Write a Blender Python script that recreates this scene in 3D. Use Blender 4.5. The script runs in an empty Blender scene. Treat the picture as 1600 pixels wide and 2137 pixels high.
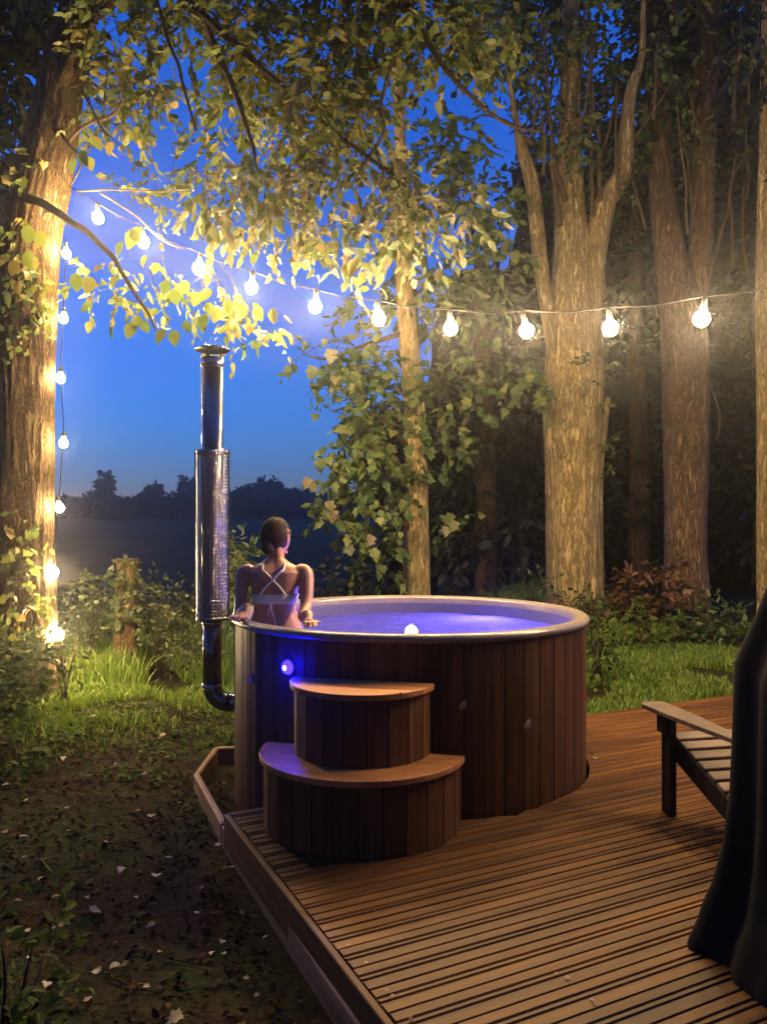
import bpy, math, random
import numpy as np
from mathutils import Vector, Matrix, noise as mnoise

random.seed(7)
rng = np.random.default_rng(11)
S = bpy.context.scene
COL = S.collection
PI = math.pi
R = math.radians

# ------------------------------------------------------------------ camera
FPX, CXP, HYP, CZ = 1604.0, 800.0, 1098.0, 1.47      # photo pixels (1600 x 2137), camera height over the deck
cam_d = bpy.data.cameras.new('camera')
cam = bpy.data.objects.new('camera', cam_d); COL.objects.link(cam)
cam_d.sensor_fit = 'VERTICAL'; cam_d.sensor_height = 36.0; cam_d.lens = FPX / 2137 * 36.0
cam_d.shift_y = 29.5 / 2137
cam_d.clip_start = 0.05; cam_d.clip_end = 3000
cam.location = (0, 0, CZ); cam.rotation_euler = (R(90), 0, 0)
S.camera = cam

# ------------------------------------------------------------------ sky at dusk
SKY_STRENGTH = 1.2
w = bpy.data.worlds.new('World'); S.world = w; w.use_nodes = True
nt = w.node_tree; bg = nt.nodes['Background']
sky = nt.nodes.new('ShaderNodeTexSky'); sky.sky_type = 'NISHITA'; sky.sun_disc = False
sky.sun_elevation = R(1.2); sky.sun_rotation = R(270); sky.ozone_density = 6.0
sky.air_density = 1.0; sky.dust_density = 0.3; sky.altitude = 0
tint = nt.nodes.new('ShaderNodeMix'); tint.data_type = 'RGBA'; tint.blend_type = 'MULTIPLY'
tint.inputs[0].default_value = 1.0; tint.inputs[7].default_value = (1.1, 0.80, 1.0, 1)
nt.links.new(sky.outputs[0], tint.inputs[6]); nt.links.new(tint.outputs[2], bg.inputs[0])
bg.inputs[1].default_value = SKY_STRENGTH

S.view_settings.view_transform = 'Standard'; S.view_settings.look = 'None'
S.view_settings.exposure = 0.0; S.view_settings.gamma = 1.0
S.render.engine = 'CYCLES'
S.cycles.use_denoising = True
S.cycles.max_bounces = 4; S.cycles.transparent_max_bounces = 12
S.cycles.diffuse_bounces = 2; S.cycles.glossy_bounces = 2; S.cycles.transmission_bounces = 2; S.cycles.volume_bounces = 0
S.cycles.caustics_reflective = False; S.cycles.caustics_refractive = False
S.cycles.sample_clamp_indirect = 4.0
S.cycles.use_light_tree = True

BULB_COL = (1.0, 0.70, 0.35)
BULB_L = 1450.0
BULB_R = 0.05

def W(px, py, Y):
    return Vector(((px - CXP) / FPX * Y, Y, CZ + (HYP - py) / FPX * Y))
def ss(a, b, x):
    t = min(1, max(0, (x - a) / (b - a))); return t * t * (3 - 2 * t)
def fnoise(x, y, z=0.0):
    return mnoise.noise(Vector((x, y, z)))

# ------------------------------------------------------------------ object helpers
def link(o, parent=None):
    COL.objects.link(o)
    if parent is not None: o.parent = parent
    return o
def tag(o, label=None, cat=None, group=None, kind=None):
    if label: o['label'] = label
    if cat: o['category'] = cat
    if group: o['group'] = group
    if kind: o['kind'] = kind
    return o
def empty(name, loc=(0, 0, 0), rz=0.0, **k):
    o = bpy.data.objects.new(name, None); o.empty_display_size = 0.1
    o.location = loc; o.rotation_euler = (0, 0, rz); link(o)
    return tag(o, **k)
def mesh_from_arrays(name, verts, tris):
    """verts (n,3) tris (m,3)"""
    me = bpy.data.meshes.new(name)
    verts = np.asarray(verts, np.float32); tris = np.asarray(tris, np.int32)
    me.vertices.add(len(verts)); me.vertices.foreach_set('co', verts.ravel())
    me.loops.add(tris.size); me.loops.foreach_set('vertex_index', tris.ravel())
    me.polygons.add(len(tris))
    me.polygons.foreach_set('loop_start', np.arange(0, tris.size, 3, dtype=np.int32))
    me.polygons.foreach_set('loop_total', np.full(len(tris), 3, np.int32))
    me.update(calc_edges=True)
    return me
class MB:
    def __init__(s): s.v = []; s.f = []
    def add(s, v, f):
        b = len(s.v); s.v += [tuple(p) for p in v]; s.f += [tuple(i + b for i in q) for q in f]; return s
    def box(s, c, size, M=None, bev=0.0):
        hx, hy, hz = [q / 2 for q in size]
        if bev <= 0:
            v = [(x, y, z) for x in (-hx, hx) for y in (-hy, hy) for z in (-hz, hz)]
            f = [(0, 1, 3, 2), (4, 6, 7, 5), (0, 4, 5, 1), (2, 3, 7, 6), (0, 2, 6, 4), (1, 5, 7, 3)]
        else:
            v, f = [], []
            for (sc, z) in ((1, -hz), (0, -hz + bev), (0, hz - bev), (1, hz)):
                ax, ay = hx - bev * sc, hy - bev * sc
                b = bev * 0.6 if not sc else bev * 0.3
                v += [(-ax + b, -ay, z), (ax - b, -ay, z), (ax, -ay + b, z), (ax, ay - b, z), (ax - b, ay, z), (-ax + b, ay, z), (-ax, ay - b, z), (-ax, -ay + b, z)]
            for k in range(3):
                for i in range(8):
                    j = (i + 1) % 8; f.append((k * 8 + i, k * 8 + j, k * 8 + 8 + j, k * 8 + 8 + i))
            f.append(tuple(range(7, -1, -1))); f.append(tuple(range(24, 32)))
        c = Vector(c)
        if M is None: v = [Vector(p) + c for p in v]
        else: v = [M @ Vector(p) + c for p in v]
        return s.add(v, f)
    def tube(s, pts, rad, n=8, caps=True, disp=None):
        pts = [Vector(p) for p in pts]
        if not hasattr(rad, '__len__'): rad = [rad] * len(pts)
        v, f = [], []
        t0 = (pts[1] - pts[0]).normalized()
        ref = Vector((0, 1, 0)) if abs(t0.y) < 0.9 else Vector((1, 0, 0))
        a = t0.cross(ref).normalized()
        for i, p in enumerate(pts):
            if i == 0: t = t0
            elif i == len(pts) - 1: t = (pts[i] - pts[i - 1]).normalized()
            else: t = (pts[i + 1] - pts[i - 1]).normalized()
            a = (a - t * a.dot(t)).normalized(); b = t.cross(a)
            for k in range(n):
                th = 2 * PI * k / n
                r = rad[i]
                if disp: r *= disp(th, p, i)
                v.append(p + a * (math.cos(th) * r) + b * (math.sin(th) * r))
        m = len(pts)
        for i in range(m - 1):
            for k in range(n):
                j = (k + 1) % n
                f.append((i * n + k, i * n + j, (i + 1) * n + j, (i + 1) * n + k))
        if caps:
            f.append(tuple(range(n - 1, -1, -1))); f.append(tuple(range((m - 1) * n, m * n)))
        return s.add(v, f)
    def lathe(s, prof, n=32, c=(0, 0, 0), close=False):
        v, f = [], []
        for (r, z) in prof:
            for k in range(n):
                th = 2 * PI * k / n
                v.append((c[0] + r * math.cos(th), c[1] + r * math.sin(th), c[2] + z))
        m = len(prof)
        for i in range(m if close else m - 1):
            i2 = (i + 1) % m
            for k in range(n):
                j = (k + 1) % n
                f.append((i * n + k, i * n + j, i2 * n + j, i2 * n + k))
        return s.add(v, f)
    def prism(s, poly, z0, z1):
        n = len(poly)
        v = [(x, y, z0) for x, y in poly] + [(x, y, z1) for x, y in poly]
        f = [tuple(range(n - 1, -1, -1)), tuple(range(n, 2 * n))]
        f += [(i, (i + 1) % n, n + (i + 1) % n, n + i) for i in range(n)]
        return s.add(v, f)
    def mesh(s, name, mat=None, smooth=False):
        me = bpy.data.meshes.new(name); me.from_pydata([tuple(p) for p in s.v], [], s.f); me.update()
        if smooth: me.polygons.foreach_set('use_smooth', [True] * len(me.polygons))
        if mat: me.materials.append(mat)
        return me
    def build(s, name, mat, parent=None, smooth=False):
        return link(bpy.data.objects.new(name, s.mesh(name, mat, smooth)), parent)
def spline(pts, rad=None, n=8):
    """catmull-rom through points; returns points (and radii)"""
    P = [Vector(p) for p in pts]; out, ro = [], []
    for i in range(len(P) - 1):
        p0 = P[max(i - 1, 0)]; p1 = P[i]; p2 = P[i + 1]; p3 = P[min(i + 2, len(P) - 1)]
        for k in range(n):
            t = k / n
            out.append(0.5 * ((2 * p1) + (p2 - p0) * t + (2 * p0 - 5 * p1 + 4 * p2 - p3) * t * t + (3 * p1 - p0 - 3 * p2 + p3) * t ** 3))
            if rad: ro.append(rad[i] * (1 - t) + rad[i + 1] * t)
    out.append(P[-1])
    if rad: ro.append(rad[-1]); return out, ro
    return out

# ------------------------------------------------------------------ materials
class N:
    def __init__(s, name):
        s.m = bpy.data.materials.new(name); s.m.use_nodes = True; s.t = s.m.node_tree
        s.t.nodes.clear(); s.out = s.t.nodes.new('ShaderNodeOutputMaterial')
    def n(s, typ, **k):
        o = s.t.nodes.new('ShaderNode' + typ)
        for a, b in k.items(): setattr(o, a, b)
        return o
    def l(s, a, b): s.t.links.new(a, b)
    def val(s, sock, v):
        if hasattr(v, 'is_linked') or hasattr(v, 'links'): s.l(v, sock)
        else: sock.default_value = v
    def noise(s, vec, scale, detail=4, rough=0.55):
        o = s.n('TexNoise'); o.inputs['Scale'].default_value = scale; o.inputs['Detail'].default_value = detail; o.inputs['Roughness'].default_value = rough
        if vec is not None: s.l(vec, o.inputs['Vector'])
        return o.outputs['Fac']
    def mapping(s, src, scale):
        o = s.n('Mapping'); o.inputs['Scale'].default_value = scale; s.l(src, o.inputs['Vector']); return o.outputs[0]
    def ramp(s, fac, stops):
        o = s.n('ValToRGB'); e = o.color_ramp.elements
        while len(e) < len(stops): e.new(0.5)
        for q, (p, c) in zip(e, stops): q.position = p; q.color = (*c, 1)
        s.l(fac, o.inputs[0]); return o.outputs[0]
    def math(s, op, a, b=0.0):
        o = s.n('Math', operation=op); s.val(o.inputs[0], a); s.val(o.inputs[1], b); return o.outputs[0]
    def mixc(s, fac, a, b, mode='MIX'):
        o = s.n('Mix', data_type='RGBA', blend_type=mode); s.val(o.inputs[0], fac); s.val(o.inputs[6], a); s.val(o.inputs[7], b); return o.outputs[2]
    def bump(s, h, strength=0.5, dist=0.02):
        o = s.n('Bump'); o.inputs['Strength'].default_value = strength; o.inputs['Distance'].default_value = dist; s.l(h, o.inputs['Height']); return o.outputs[0]
    def principled(s, col, rough=0.6, metal=0.0, normal=None, spec=0.5):
        p = s.n('BsdfPrincipled'); s.val(p.inputs['Base Color'], col if not isinstance(col, tuple) else (*col, 1))
        s.val(p.inputs['Roughness'], rough); p.inputs['Metallic'].default_value = metal; p.inputs['Specular IOR Level'].default_value = spec
        if normal is not None: s.l(normal, p.inputs['Normal'])
        return p
    def surf(s, o): s.l(o, s.out.inputs['Surface']); return s.m
M = {}

def leaf_mat(name, stops, trans=0.35, rough=0.5, spec=0.35):
    q = N(name); g = q.n('NewGeometry')
    oi = q.n('ObjectInfo')
    rv = q.math('FRACT', q.math('ADD', g.outputs['Random Per Island'], oi.outputs['Random']))
    col = q.ramp(rv, stops)
    nz = q.noise(g.outputs['Position'], 1.3, 2)
    col = q.mixc(q.math('MULTIPLY', nz, 0.55), col, q.mixc(1.0, col, (0.5, 0.55, 0.5, 1), 'MULTIPLY'))
    p = q.principled(col, rough, spec=spec)
    t = q.n('BsdfTranslucent'); q.l(q.mixc(1.0, col, (1.0, 1.0, 0.62, 1), 'MULTIPLY'), t.inputs['Color'])
    mx = q.n('MixShader'); mx.inputs[0].default_value = trans
    q.l(p.outputs[0], mx.inputs[1]); q.l(t.outputs[0], mx.inputs[2])
    return q.surf(mx.outputs[0])
M['leaf_tree'] = leaf_mat('leaf_lime_green', [(0.0, (0.08, 0.13, 0.03)), (0.45, (0.15, 0.19, 0.045)), (0.8, (0.22, 0.21, 0.055)), (1.0, (0.29, 0.21, 0.065))])
M['leaf_big'] = leaf_mat('leaf_maple', [(0.0, (0.07, 0.10, 0.035)), (0.5, (0.12, 0.135, 0.06)), (1.0, (0.22, 0.17, 0.10))])
M['leaf_shrub'] = leaf_mat('leaf_shrub', [(0.0, (0.04, 0.075, 0.022)), (0.6, (0.08, 0.12, 0.034)), (1.0, (0.17, 0.18, 0.06))])
M['leaf_hedge'] = leaf_mat('leaf_hedge', [(0.0, (0.02, 0.034, 0.010)), (0.6, (0.045, 0.06, 0.016)), (1.0, (0.09, 0.095, 0.03))], 0.25)
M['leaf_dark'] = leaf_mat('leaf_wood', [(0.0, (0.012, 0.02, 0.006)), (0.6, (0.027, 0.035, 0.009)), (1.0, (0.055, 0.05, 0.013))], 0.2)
M['leaf_brown'] = leaf_mat('leaf_rust', [(0.0, (0.04, 0.02, 0.008)), (0.5, (0.10, 0.046, 0.016)), (1.0, (0.17, 0.085, 0.03))], 0.15)
M['leaf_ground'] = leaf_mat('leaf_ground_cover', [(0.0, (0.028, 0.05, 0.012)), (0.6, (0.06, 0.09, 0.018)), (1.0, (0.11, 0.13, 0.03))], 0.25, 0.8, 0.12)
M['litter'] = leaf_mat('leaf_litter', [(0.0, (0.010, 0.007, 0.003)), (0.45, (0.03, 0.016, 0.006)), (0.8, (0.06, 0.03, 0.011)), (1.0, (0.09, 0.052, 0.02))], 0.05, 0.9, 0.08)
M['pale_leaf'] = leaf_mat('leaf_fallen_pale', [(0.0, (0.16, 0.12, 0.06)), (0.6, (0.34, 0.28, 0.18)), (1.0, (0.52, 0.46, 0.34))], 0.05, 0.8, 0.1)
M['grass'] = leaf_mat('grass_blade', [(0.0, (0.08, 0.15, 0.018)), (0.6, (0.16, 0.25, 0.03)), (1.0, (0.26, 0.30, 0.06))], 0.3, 0.5)
M['far_leaf'] = leaf_mat('leaf_far', [(0.0, (0.015, 0.022, 0.014)), (1.0, (0.03, 0.04, 0.022))], 0.1, 0.8)

def bark(name, c0, c1, c2, sx=9.0, dark=0.85):
    q = N(name); tc = q.n('TexCoord')
    warp = q.n('TexNoise'); warp.inputs['Scale'].default_value = 2.5; warp.inputs['Detail'].default_value = 3; q.l(tc.outputs['Object'], warp.inputs['Vector'])
    wm = q.n('VectorMath', operation='SCALE'); wm.inputs['Scale'].default_value = 0.16; q.l(warp.outputs['Color'], wm.inputs[0])
    ad = q.n('VectorMath', operation='ADD'); q.l(tc.outputs['Object'], ad.inputs[0]); q.l(wm.outputs[0], ad.inputs[1])
    v = q.mapping(ad.outputs[0], (sx, sx, sx * 0.13))
    a = q.noise(v, 3.2, 9, 0.68); b = q.noise(tc.outputs['Object'], 2.2, 5); c = q.noise(q.mapping(ad.outputs[0], (sx, sx, sx * 0.4)), 7.0, 6, 0.7)
    rg = q.math('ABSOLUTE', q.math('SUBTRACT', a, 0.5))                     # furrows where the noise crosses its middle
    fur = q.ramp(rg, [(0.0, (0.22, 0.22, 0.22)), (0.05, (0.75, 0.75, 0.75)), (0.13, (1, 1, 1))])
    col = q.ramp(q.math('ADD', q.math('MULTIPLY', a, 0.5), q.math('MULTIPLY', c, 0.5)), [(0.36, c0), (0.5, c1), (0.64, c2)])
    moss = q.ramp(b, [(0.52, (0, 0, 0)), (0.68, (1, 1, 1))])
    col = q.mixc(q.math('MULTIPLY', moss, 0.45), col, (0.10, 0.11, 0.03, 1))
    col = q.mixc(dark, col, fur, 'MULTIPLY')
    h = q.math('ADD', q.math('MULTIPLY', fur, 0.9), q.math('MULTIPLY', c, 0.35))
    return q.surf(q.principled(col, 0.9, normal=q.bump(h, 0.9, 0.03), spec=0.15).outputs[0])
M['bark'] = bark('bark_rough', (0.06, 0.038, 0.02), (0.17, 0.11, 0.055), (0.30, 0.21, 0.11))
M['bark_pale'] = bark('bark_pale', (0.27, 0.20, 0.085), (0.45, 0.34, 0.155), (0.58, 0.46, 0.23), 6.5, 0.65)
M['bark_red'] = bark('bark_reddish', (0.15, 0.095, 0.05), (0.29, 0.185, 0.10), (0.40, 0.27, 0.15), 7.0, 0.75)
M['twig'] = bark('bark_twig', (0.06, 0.04, 0.025), (0.12, 0.085, 0.05), (0.2, 0.15, 0.09), 30.0)
M['twig_pale'] = bark('bark_twig_pale', (0.16, 0.12, 0.06), (0.26, 0.19, 0.1), (0.36, 0.28, 0.16), 30.0)

def wood(name, c0, c1, c2, axis=2, rough=0.55, sc=14.0, bumpk=0.35):
    q = N(name); tc = q.n('TexCoord'); oi = q.n('ObjectInfo')
    s3 = [sc, sc, sc]; s3[axis] = sc * 0.06
    cb = q.n('CombineXYZ')
    for i in range(3): q.l(q.math('MULTIPLY', oi.outputs['Random'], 37.0 + 11 * i), cb.inputs[i])
    ad = q.n('VectorMath', operation='ADD'); q.l(tc.outputs['Object'], ad.inputs[0]); q.l(cb.outputs[0], ad.inputs[1])
    v = q.mapping(ad.outputs[0], s3)
    a = q.noise(v, 1.5, 7, 0.6); b = q.noise(ad.outputs[0], 1.7, 3)
    col = q.ramp(a, [(0.3, c0), (0.52, c1), (0.75, c2)])
    k = q.math('ADD', q.math('MULTIPLY', oi.outputs['Random'], 0.55), q.math('MULTIPLY', b, 0.6))
    dk = q.n('CombineXYZ')
    for i in range(3): q.l(q.math('ADD', k, 0.42 + 0.0 * i), dk.inputs[i])
    col = q.mixc(1.0, col, dk.outputs[0], 'MULTIPLY')
    return q.surf(q.principled(col, q.math('ADD', q.math('MULTIPLY', a, 0.25), rough - 0.12), normal=q.bump(a, bumpk, 0.004), spec=0.2).outputs[0])
M['cedar'] = wood('wood_cedar_stain', (0.038, 0.0145, 0.005), (0.088, 0.036, 0.0115), (0.145, 0.064, 0.022))
M['tread'] = wood('wood_tread', (0.32, 0.12, 0.035), (0.5, 0.215, 0.07), (0.6, 0.30, 0.11), axis=0, rough=0.5)
M['deck'] = wood('wood_deck', (0.045, 0.0185, 0.0045), (0.10, 0.042, 0.0095), (0.16, 0.074, 0.018), axis=0, rough=0.5)
M['deck_side'] = wood('wood_deck_side', (0.06, 0.028, 0.011), (0.11, 0.055, 0.022), (0.17, 0.09, 0.04), axis=1, rough=0.6)
M['edging'] = wood('wood_edging', (0.15, 0.085, 0.04), (0.26, 0.16, 0.085), (0.36, 0.24, 0.14), axis=1, rough=0.6)
M['chair'] = wood('wood_weathered', (0.07, 0.048, 0.032), (0.14, 0.10, 0.07), (0.21, 0.16, 0.115), axis=0, rough=0.6)
M['chair_dark'] = wood('wood_chair_dark', (0.015, 0.012, 0.01), (0.03, 0.024, 0.02), (0.05, 0.04, 0.032), axis=2, rough=0.6)

def plain(name, col, rough=0.5, metal=0.0, nscale=0, namp=0.25, bumpd=0.0, spec=0.5, aniso=0):
    q = N(name)
    if nscale:
        tc = q.n('TexCoord'); a = q.noise(tc.outputs['Object'], nscale, 5)
        c = q.ramp(a, [(0.25, tuple(x * (1 - namp) for x in col)), (0.75, tuple(min(1, x * (1 + namp)) for x in col))])
        nm = q.bump(a, 0.5, bumpd) if bumpd else None
        p = q.principled(c, rough, metal, nm, spec)
    else: p = q.principled(col, rough, metal, spec=spec)
    if aniso: p.inputs['Anisotropic'].default_value = aniso
    return q.surf(p.outputs[0])
M['steel'] = plain('stainless_steel', (0.50, 0.48, 0.45), 0.22, 1.0, 9, 0.12)
M['steel_dark'] = plain('pipe_dark_steel', (0.17, 0.16, 0.15), 0.22, 1.0, 8, 0.25)
M['steel_mid'] = plain('shield_steel', (0.27, 0.26, 0.24), 0.2, 1.0, 9, 0.15)
M['liner'] = plain('acrylic_liner', (0.11, 0.10, 0.11), 0.4, 0, 6, 0.08, 0, 0.25)
M['rim'] = plain('acrylic_rim', (0.20, 0.165, 0.13), 0.3, 0, 7, 0.2)
M['black_cloth'] = plain('black_cloth', (0.005, 0.005, 0.005), 0.95, 0, 40, 0.3, 0.002, 0.2)
M['skin'] = plain('skin', (0.46, 0.22, 0.13), 0.36, 0, 26, 0.18, 0.0015)
M['hair'] = plain('hair_dark_brown', (0.035, 0.014, 0.007), 0.7, 0, 60, 0.5, 0.006, 0.25)
M['cloth_white'] = plain('bikini_cloth', (0.72, 0.68, 0.60), 0.8, 0, 60, 0.06)
M['cable'] = plain('cable_black', (0.008, 0.008, 0.008), 0.8, 0, 0, 0, 0, 0.2)
M['socket'] = plain('socket_black', (0.025, 0.025, 0.025), 0.4)
M['metal_dark'] = plain('bezel', (0.2, 0.2, 0.22), 0.3, 1.0)
M['soil'] = plain('soil', (0.035, 0.022, 0.013), 0.95, 0, 18, 0.5, 0.03, 0.1)
M['stone'] = plain('concrete_pad', (0.16, 0.15, 0.14), 0.9, 0, 12, 0.2, 0.004, 0.2)

def emit(name, col, L):
    q = N(name); e = q.n('Emission'); e.inputs[0].default_value = (*col, 1); e.inputs[1].default_value = L
    return q.surf(e.outputs[0])
M['bulb'] = emit('bulb_glow', BULB_COL, BULB_L)
M['bulb_small'] = emit('bulb_small_glow', BULB_COL, BULB_L * 0.42)
M['led_blue'] = emit('led_blue', (0.0005, 0.0002, 1.0), 480.0)
M['led_core'] = emit('led_core', (0.9, 0.9, 1.0), 20.0)
M['led_tub'] = emit('led_tub', (0.11, 0.08, 1.0), 1300.0)
M['ball'] = emit('ball_glow', (0.95, 0.85, 1.0), 4.0)
def water_mat():
    q = N('tub_water'); g = q.n('NewGeometry')
    h = q.math('ADD', q.noise(g.outputs['Position'], 9, 3), q.math('MULTIPLY', q.noise(g.outputs['Position'], 3, 2), 1.5))
    nm = q.bump(h, 0.6, 0.03)
    fr = q.n('Fresnel'); fr.inputs[0].default_value = 1.33; q.l(nm, fr.inputs['Normal'])
    tr = q.n('BsdfTransparent'); tr.inputs[0].default_value = (0.88, 0.92, 1.0, 1)
    gl = q.n('BsdfGlossy'); gl.inputs['Roughness'].default_value = 0.1; q.l(nm, gl.inputs['Normal'])
    mx = q.n('MixShader'); q.l(fr.outputs[0], mx.inputs[0]); q.l(tr.outputs[0], mx.inputs[1]); q.l(gl.outputs[0], mx.inputs[2])
    tl = q.n('BsdfTranslucent'); tl.inputs[0].default_value = (0.9, 0.92, 1.0, 1)        # fine bubbles carried in the water
    m2 = q.n('MixShader'); m2.inputs[0].default_value = 0.24; q.l(mx.outputs[0], m2.inputs[1]); q.l(tl.outputs[0], m2.inputs[2])
    return q.surf(m2.outputs[0])
M['water'] = water_mat()
def ground_mat():
    q = N('ground_earth_and_grass'); g = q.n('NewGeometry')
    P = g.outputs['Position']
    a = q.noise(P, 0.9, 6, 0.6); b = q.noise(P, 16, 6, 0.7)
    earth = q.ramp(b, [(0.3, (0.008, 0.005, 0.003)), (0.55, (0.023, 0.013, 0.006)), (0.75, (0.05, 0.028, 0.012))])
    grass = q.ramp(b, [(0.3, (0.009, 0.015, 0.004)), (0.7, (0.035, 0.045, 0.011))])
    near = q.mixc(q.ramp(a, [(0.42, (0, 0, 0)), (0.6, (1, 1, 1))]), earth, grass)
    sep = q.n('SeparateXYZ'); q.l(P, sep.inputs[0])
    v = q.mapping(P, (0.35, 0.02, 1)); fz = q.noise(v, 3, 5)
    field = q.ramp(fz, [(0.3, (0.02, 0.022, 0.009)), (0.7, (0.055, 0.052, 0.022))])
    mr = q.n('MapRange'); q.l(sep.outputs[1], mr.inputs[0]); mr.inputs[1].default_value = 13; mr.inputs[2].default_value = 19
    col = q.mixc(mr.outputs[0], near, field)
    return q.surf(q.principled(col, 0.95, normal=q.bump(b, 0.8, 0.04), spec=0.1).outputs[0])
M['ground'] = ground_mat()

# ------------------------------------------------------------------ terrain
def gz(x, y):
    z = -0.22
    z += ss(5.6, 10.5, y) * ss(0.2, 3.0, x) * 0.5 + 0.14 * ss(0.8, 1.6, x) * ss(4.6, 5.6, y) * (1 - ss(7, 9, y))
    if y > 12: z += (min(y, 150) - 12) * 0.027
    if y > 150: z += 0.0
    z += 0.035 * fnoise(x * 0.7, y * 0.7) * ss(3.0, 6.0, abs(x) + max(0, y - 2)) + 0.012 * fnoise(x * 3, y * 3, 3)
    z += 0.1 * ss(2.2, 4.5, -x) * ss(3, 7, y)
    return z
def make_ground():
    xs = np.unique(np.concatenate([np.linspace(-9, 9, 91), np.sign(np.linspace(-1, 1, 41)) * 9 * (np.abs(np.linspace(-1, 1, 41)) * 34 + 1)]))
    ys = np.unique(np.concatenate([np.linspace(-4, 14, 91), np.linspace(-60, -4, 8), np.linspace(14, 190, 50), np.linspace(190, 320, 4)]))
    v = [(x, y, gz(x, y)) for y in ys for x in xs]; n = len(xs)
    f = [(j * n + i, j * n + i + 1, (j + 1) * n + i + 1, (j + 1) * n + i) for j in range(len(ys) - 1) for i in range(n - 1)]
    o = MB().add(v, f).build('ground', M['ground'], smooth=True)
    tag(o, 'dark leaf-strewn earth beside the deck running out to the field', kind='structure')
make_ground()

# ------------------------------------------------------------------ deck
P0 = Vector((-0.79, 3.95, 0)); U = Vector((0.897, 0.443, 0)).normalized(); V = Vector((0.443, -0.897, 0)).normalized()
TUB = Vector((0.163, 4.94, 0)); TUBR = 1.10
def sdeck(p): d = p - P0; return d.dot(U), d.dot(V)
deck = empty('deck', P0, label='grooved brown timber deck with its boards running from the left edge', kind='structure')
deck.rotation_euler = (0, 0, math.atan2(U.y, U.x))
BW = 0.130
G_ = 0.006; WB_ = BW - 0.0045
PROF = [(0, -0.028), (0, -0.007), (0.003, -0.0005), (0.040, 0), (0.045, -G_), (0.053, -G_), (0.058, 0), (0.066, 0), (0.070, -G_), (0.078, -G_), (0.083, 0), (WB_ - 0.003, -0.0005), (WB_, -0.007), (WB_, -0.028)]
def board_mesh(a, b, t0):
    """a, b: functions of t giving the two ends"""
    n = len(PROF)
    v = [(a(t0 + y), -y, z) for y, z in PROF] + [(b(t0 + y), -y, z) for y, z in PROF]
    f = [(i, i + 1, n + i + 1, n + i) for i in range(n - 1)] + [(n - 1, 0, n, 2 * n - 1)] + [tuple(range(n - 1, -1, -1)), tuple(range(n, 2 * n))]
    return MB().add(v, f).mesh('board', M['deck'])
ts, tt = sdeck(TUB)
RB = TUBR + 0.022
def half(t): return math.sqrt(max(0.0, RB * RB - (t - tt) ** 2))
for k in range(-6, 27):
    t0 = k * BW
    smax = 5.0 - 0.03 * random.random(); e0 = random.uniform(-0.004, 0.004)
    near = min(abs(t0 - tt), abs(t0 + WB_ - tt)) < RB or (t0 < tt < t0 + WB_)
    if near:
        segs = [(lambda t: ts + half(t), lambda t: smax)]
        if t0 >= -0.001: segs.append((lambda t: e0, lambda t: ts - half(t)))
    elif t0 < 0: continue
    else: segs = [(lambda t: e0, lambda t: smax)]
    for a, b in segs:
        if b(t0 + 0.06) - a(t0 + 0.06) < 0.05: continue
        o = link(bpy.data.objects.new('board', board_mesh(a, b, t0)), deck)
        o.location = (0, -t0, random.uniform(-0.0015, 0.0015))
# joists, fascia, edging
MB().box((-0.016, -1.75, -0.0875), (0.028, 3.5, 0.165), bev=0.004).build('fascia', M['deck_side'], deck)
for s_ in (0.5, 1.3, 2.1, 2.9, 3.7, 4.5):
    MB().box((s_, -2.0, -0.11), (0.05, 2.6, 0.15)).build('joist', M['deck_side'], deck)
mb = MB()
def edge_beam(a, b, name='edging'):
    a, b = Vector(a), Vector(b); d = b - a; L = d.length
    o = MB().box((0, 0, 0.01), (0.036, L + 0.012, 0.15), bev=0.008).build(name, M['edging'], deck)
    Mi = Matrix.Translation((a + b) / 2) @ Matrix.Rotation(math.atan2(d.y, d.x) - PI / 2, 4, 'Z')
    o.matrix_local = (Matrix.Translation(P0) @ Matrix.Rotation(math.atan2(U.y, U.x), 4, 'Z')).inverted() @ Mi
EZ = -0.185
e1, e2, e3, e4 = (-0.95, 5.50, EZ), (-1.187, 5.46, EZ), (-1.185, 4.885, EZ), (-0.845, 4.075, EZ)
edge_beam(e1, e2); edge_beam(e2, e3); edge_beam(e3, e4)
pl = P0 - U * 0.050 + Vector((0, 0, EZ))
edge_beam(Vector(e4) + Vector((0.014, -0.03, -0.004)), pl + V * 3.4)

# ------------------------------------------------------------------ hot tub
ZB, ZR = -0.20, 0.93
tub = empty('hot_tub', (TUB.x, TUB.y, ZB), label='round wooden hot tub with pale rim and blue-lit water on the deck', cat='hot tub')
NST = 58
sw = 2 * PI * TUBR / NST
h = ZR - ZB - 0.045
poly = [(-0.013, -sw * 0.494), (0.011, -sw * 0.494), (0.015, -sw * 0.455), (0.0175, 0), (0.015, sw * 0.455), (0.011, sw * 0.494), (-0.013, sw * 0.494)]
st_me = MB().prism(poly, 0, h).mesh('stave', M['cedar'])
for k in range(NST):
    a = 2 * PI * k / NST
    o = link(bpy.data.objects.new('stave', st_me), tub)
    rr = TUBR - 0.017 + random.uniform(-0.0015, 0.0015)
    o.location = (rr * math.cos(a), rr * math.sin(a), 0.0); o.rotation_euler = (0, 0, a)
core = MB().lathe([(TUBR - 0.034, 0.0), (TUBR - 0.034, h)], 96).build('core', M['soil'], tub, True)
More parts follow.
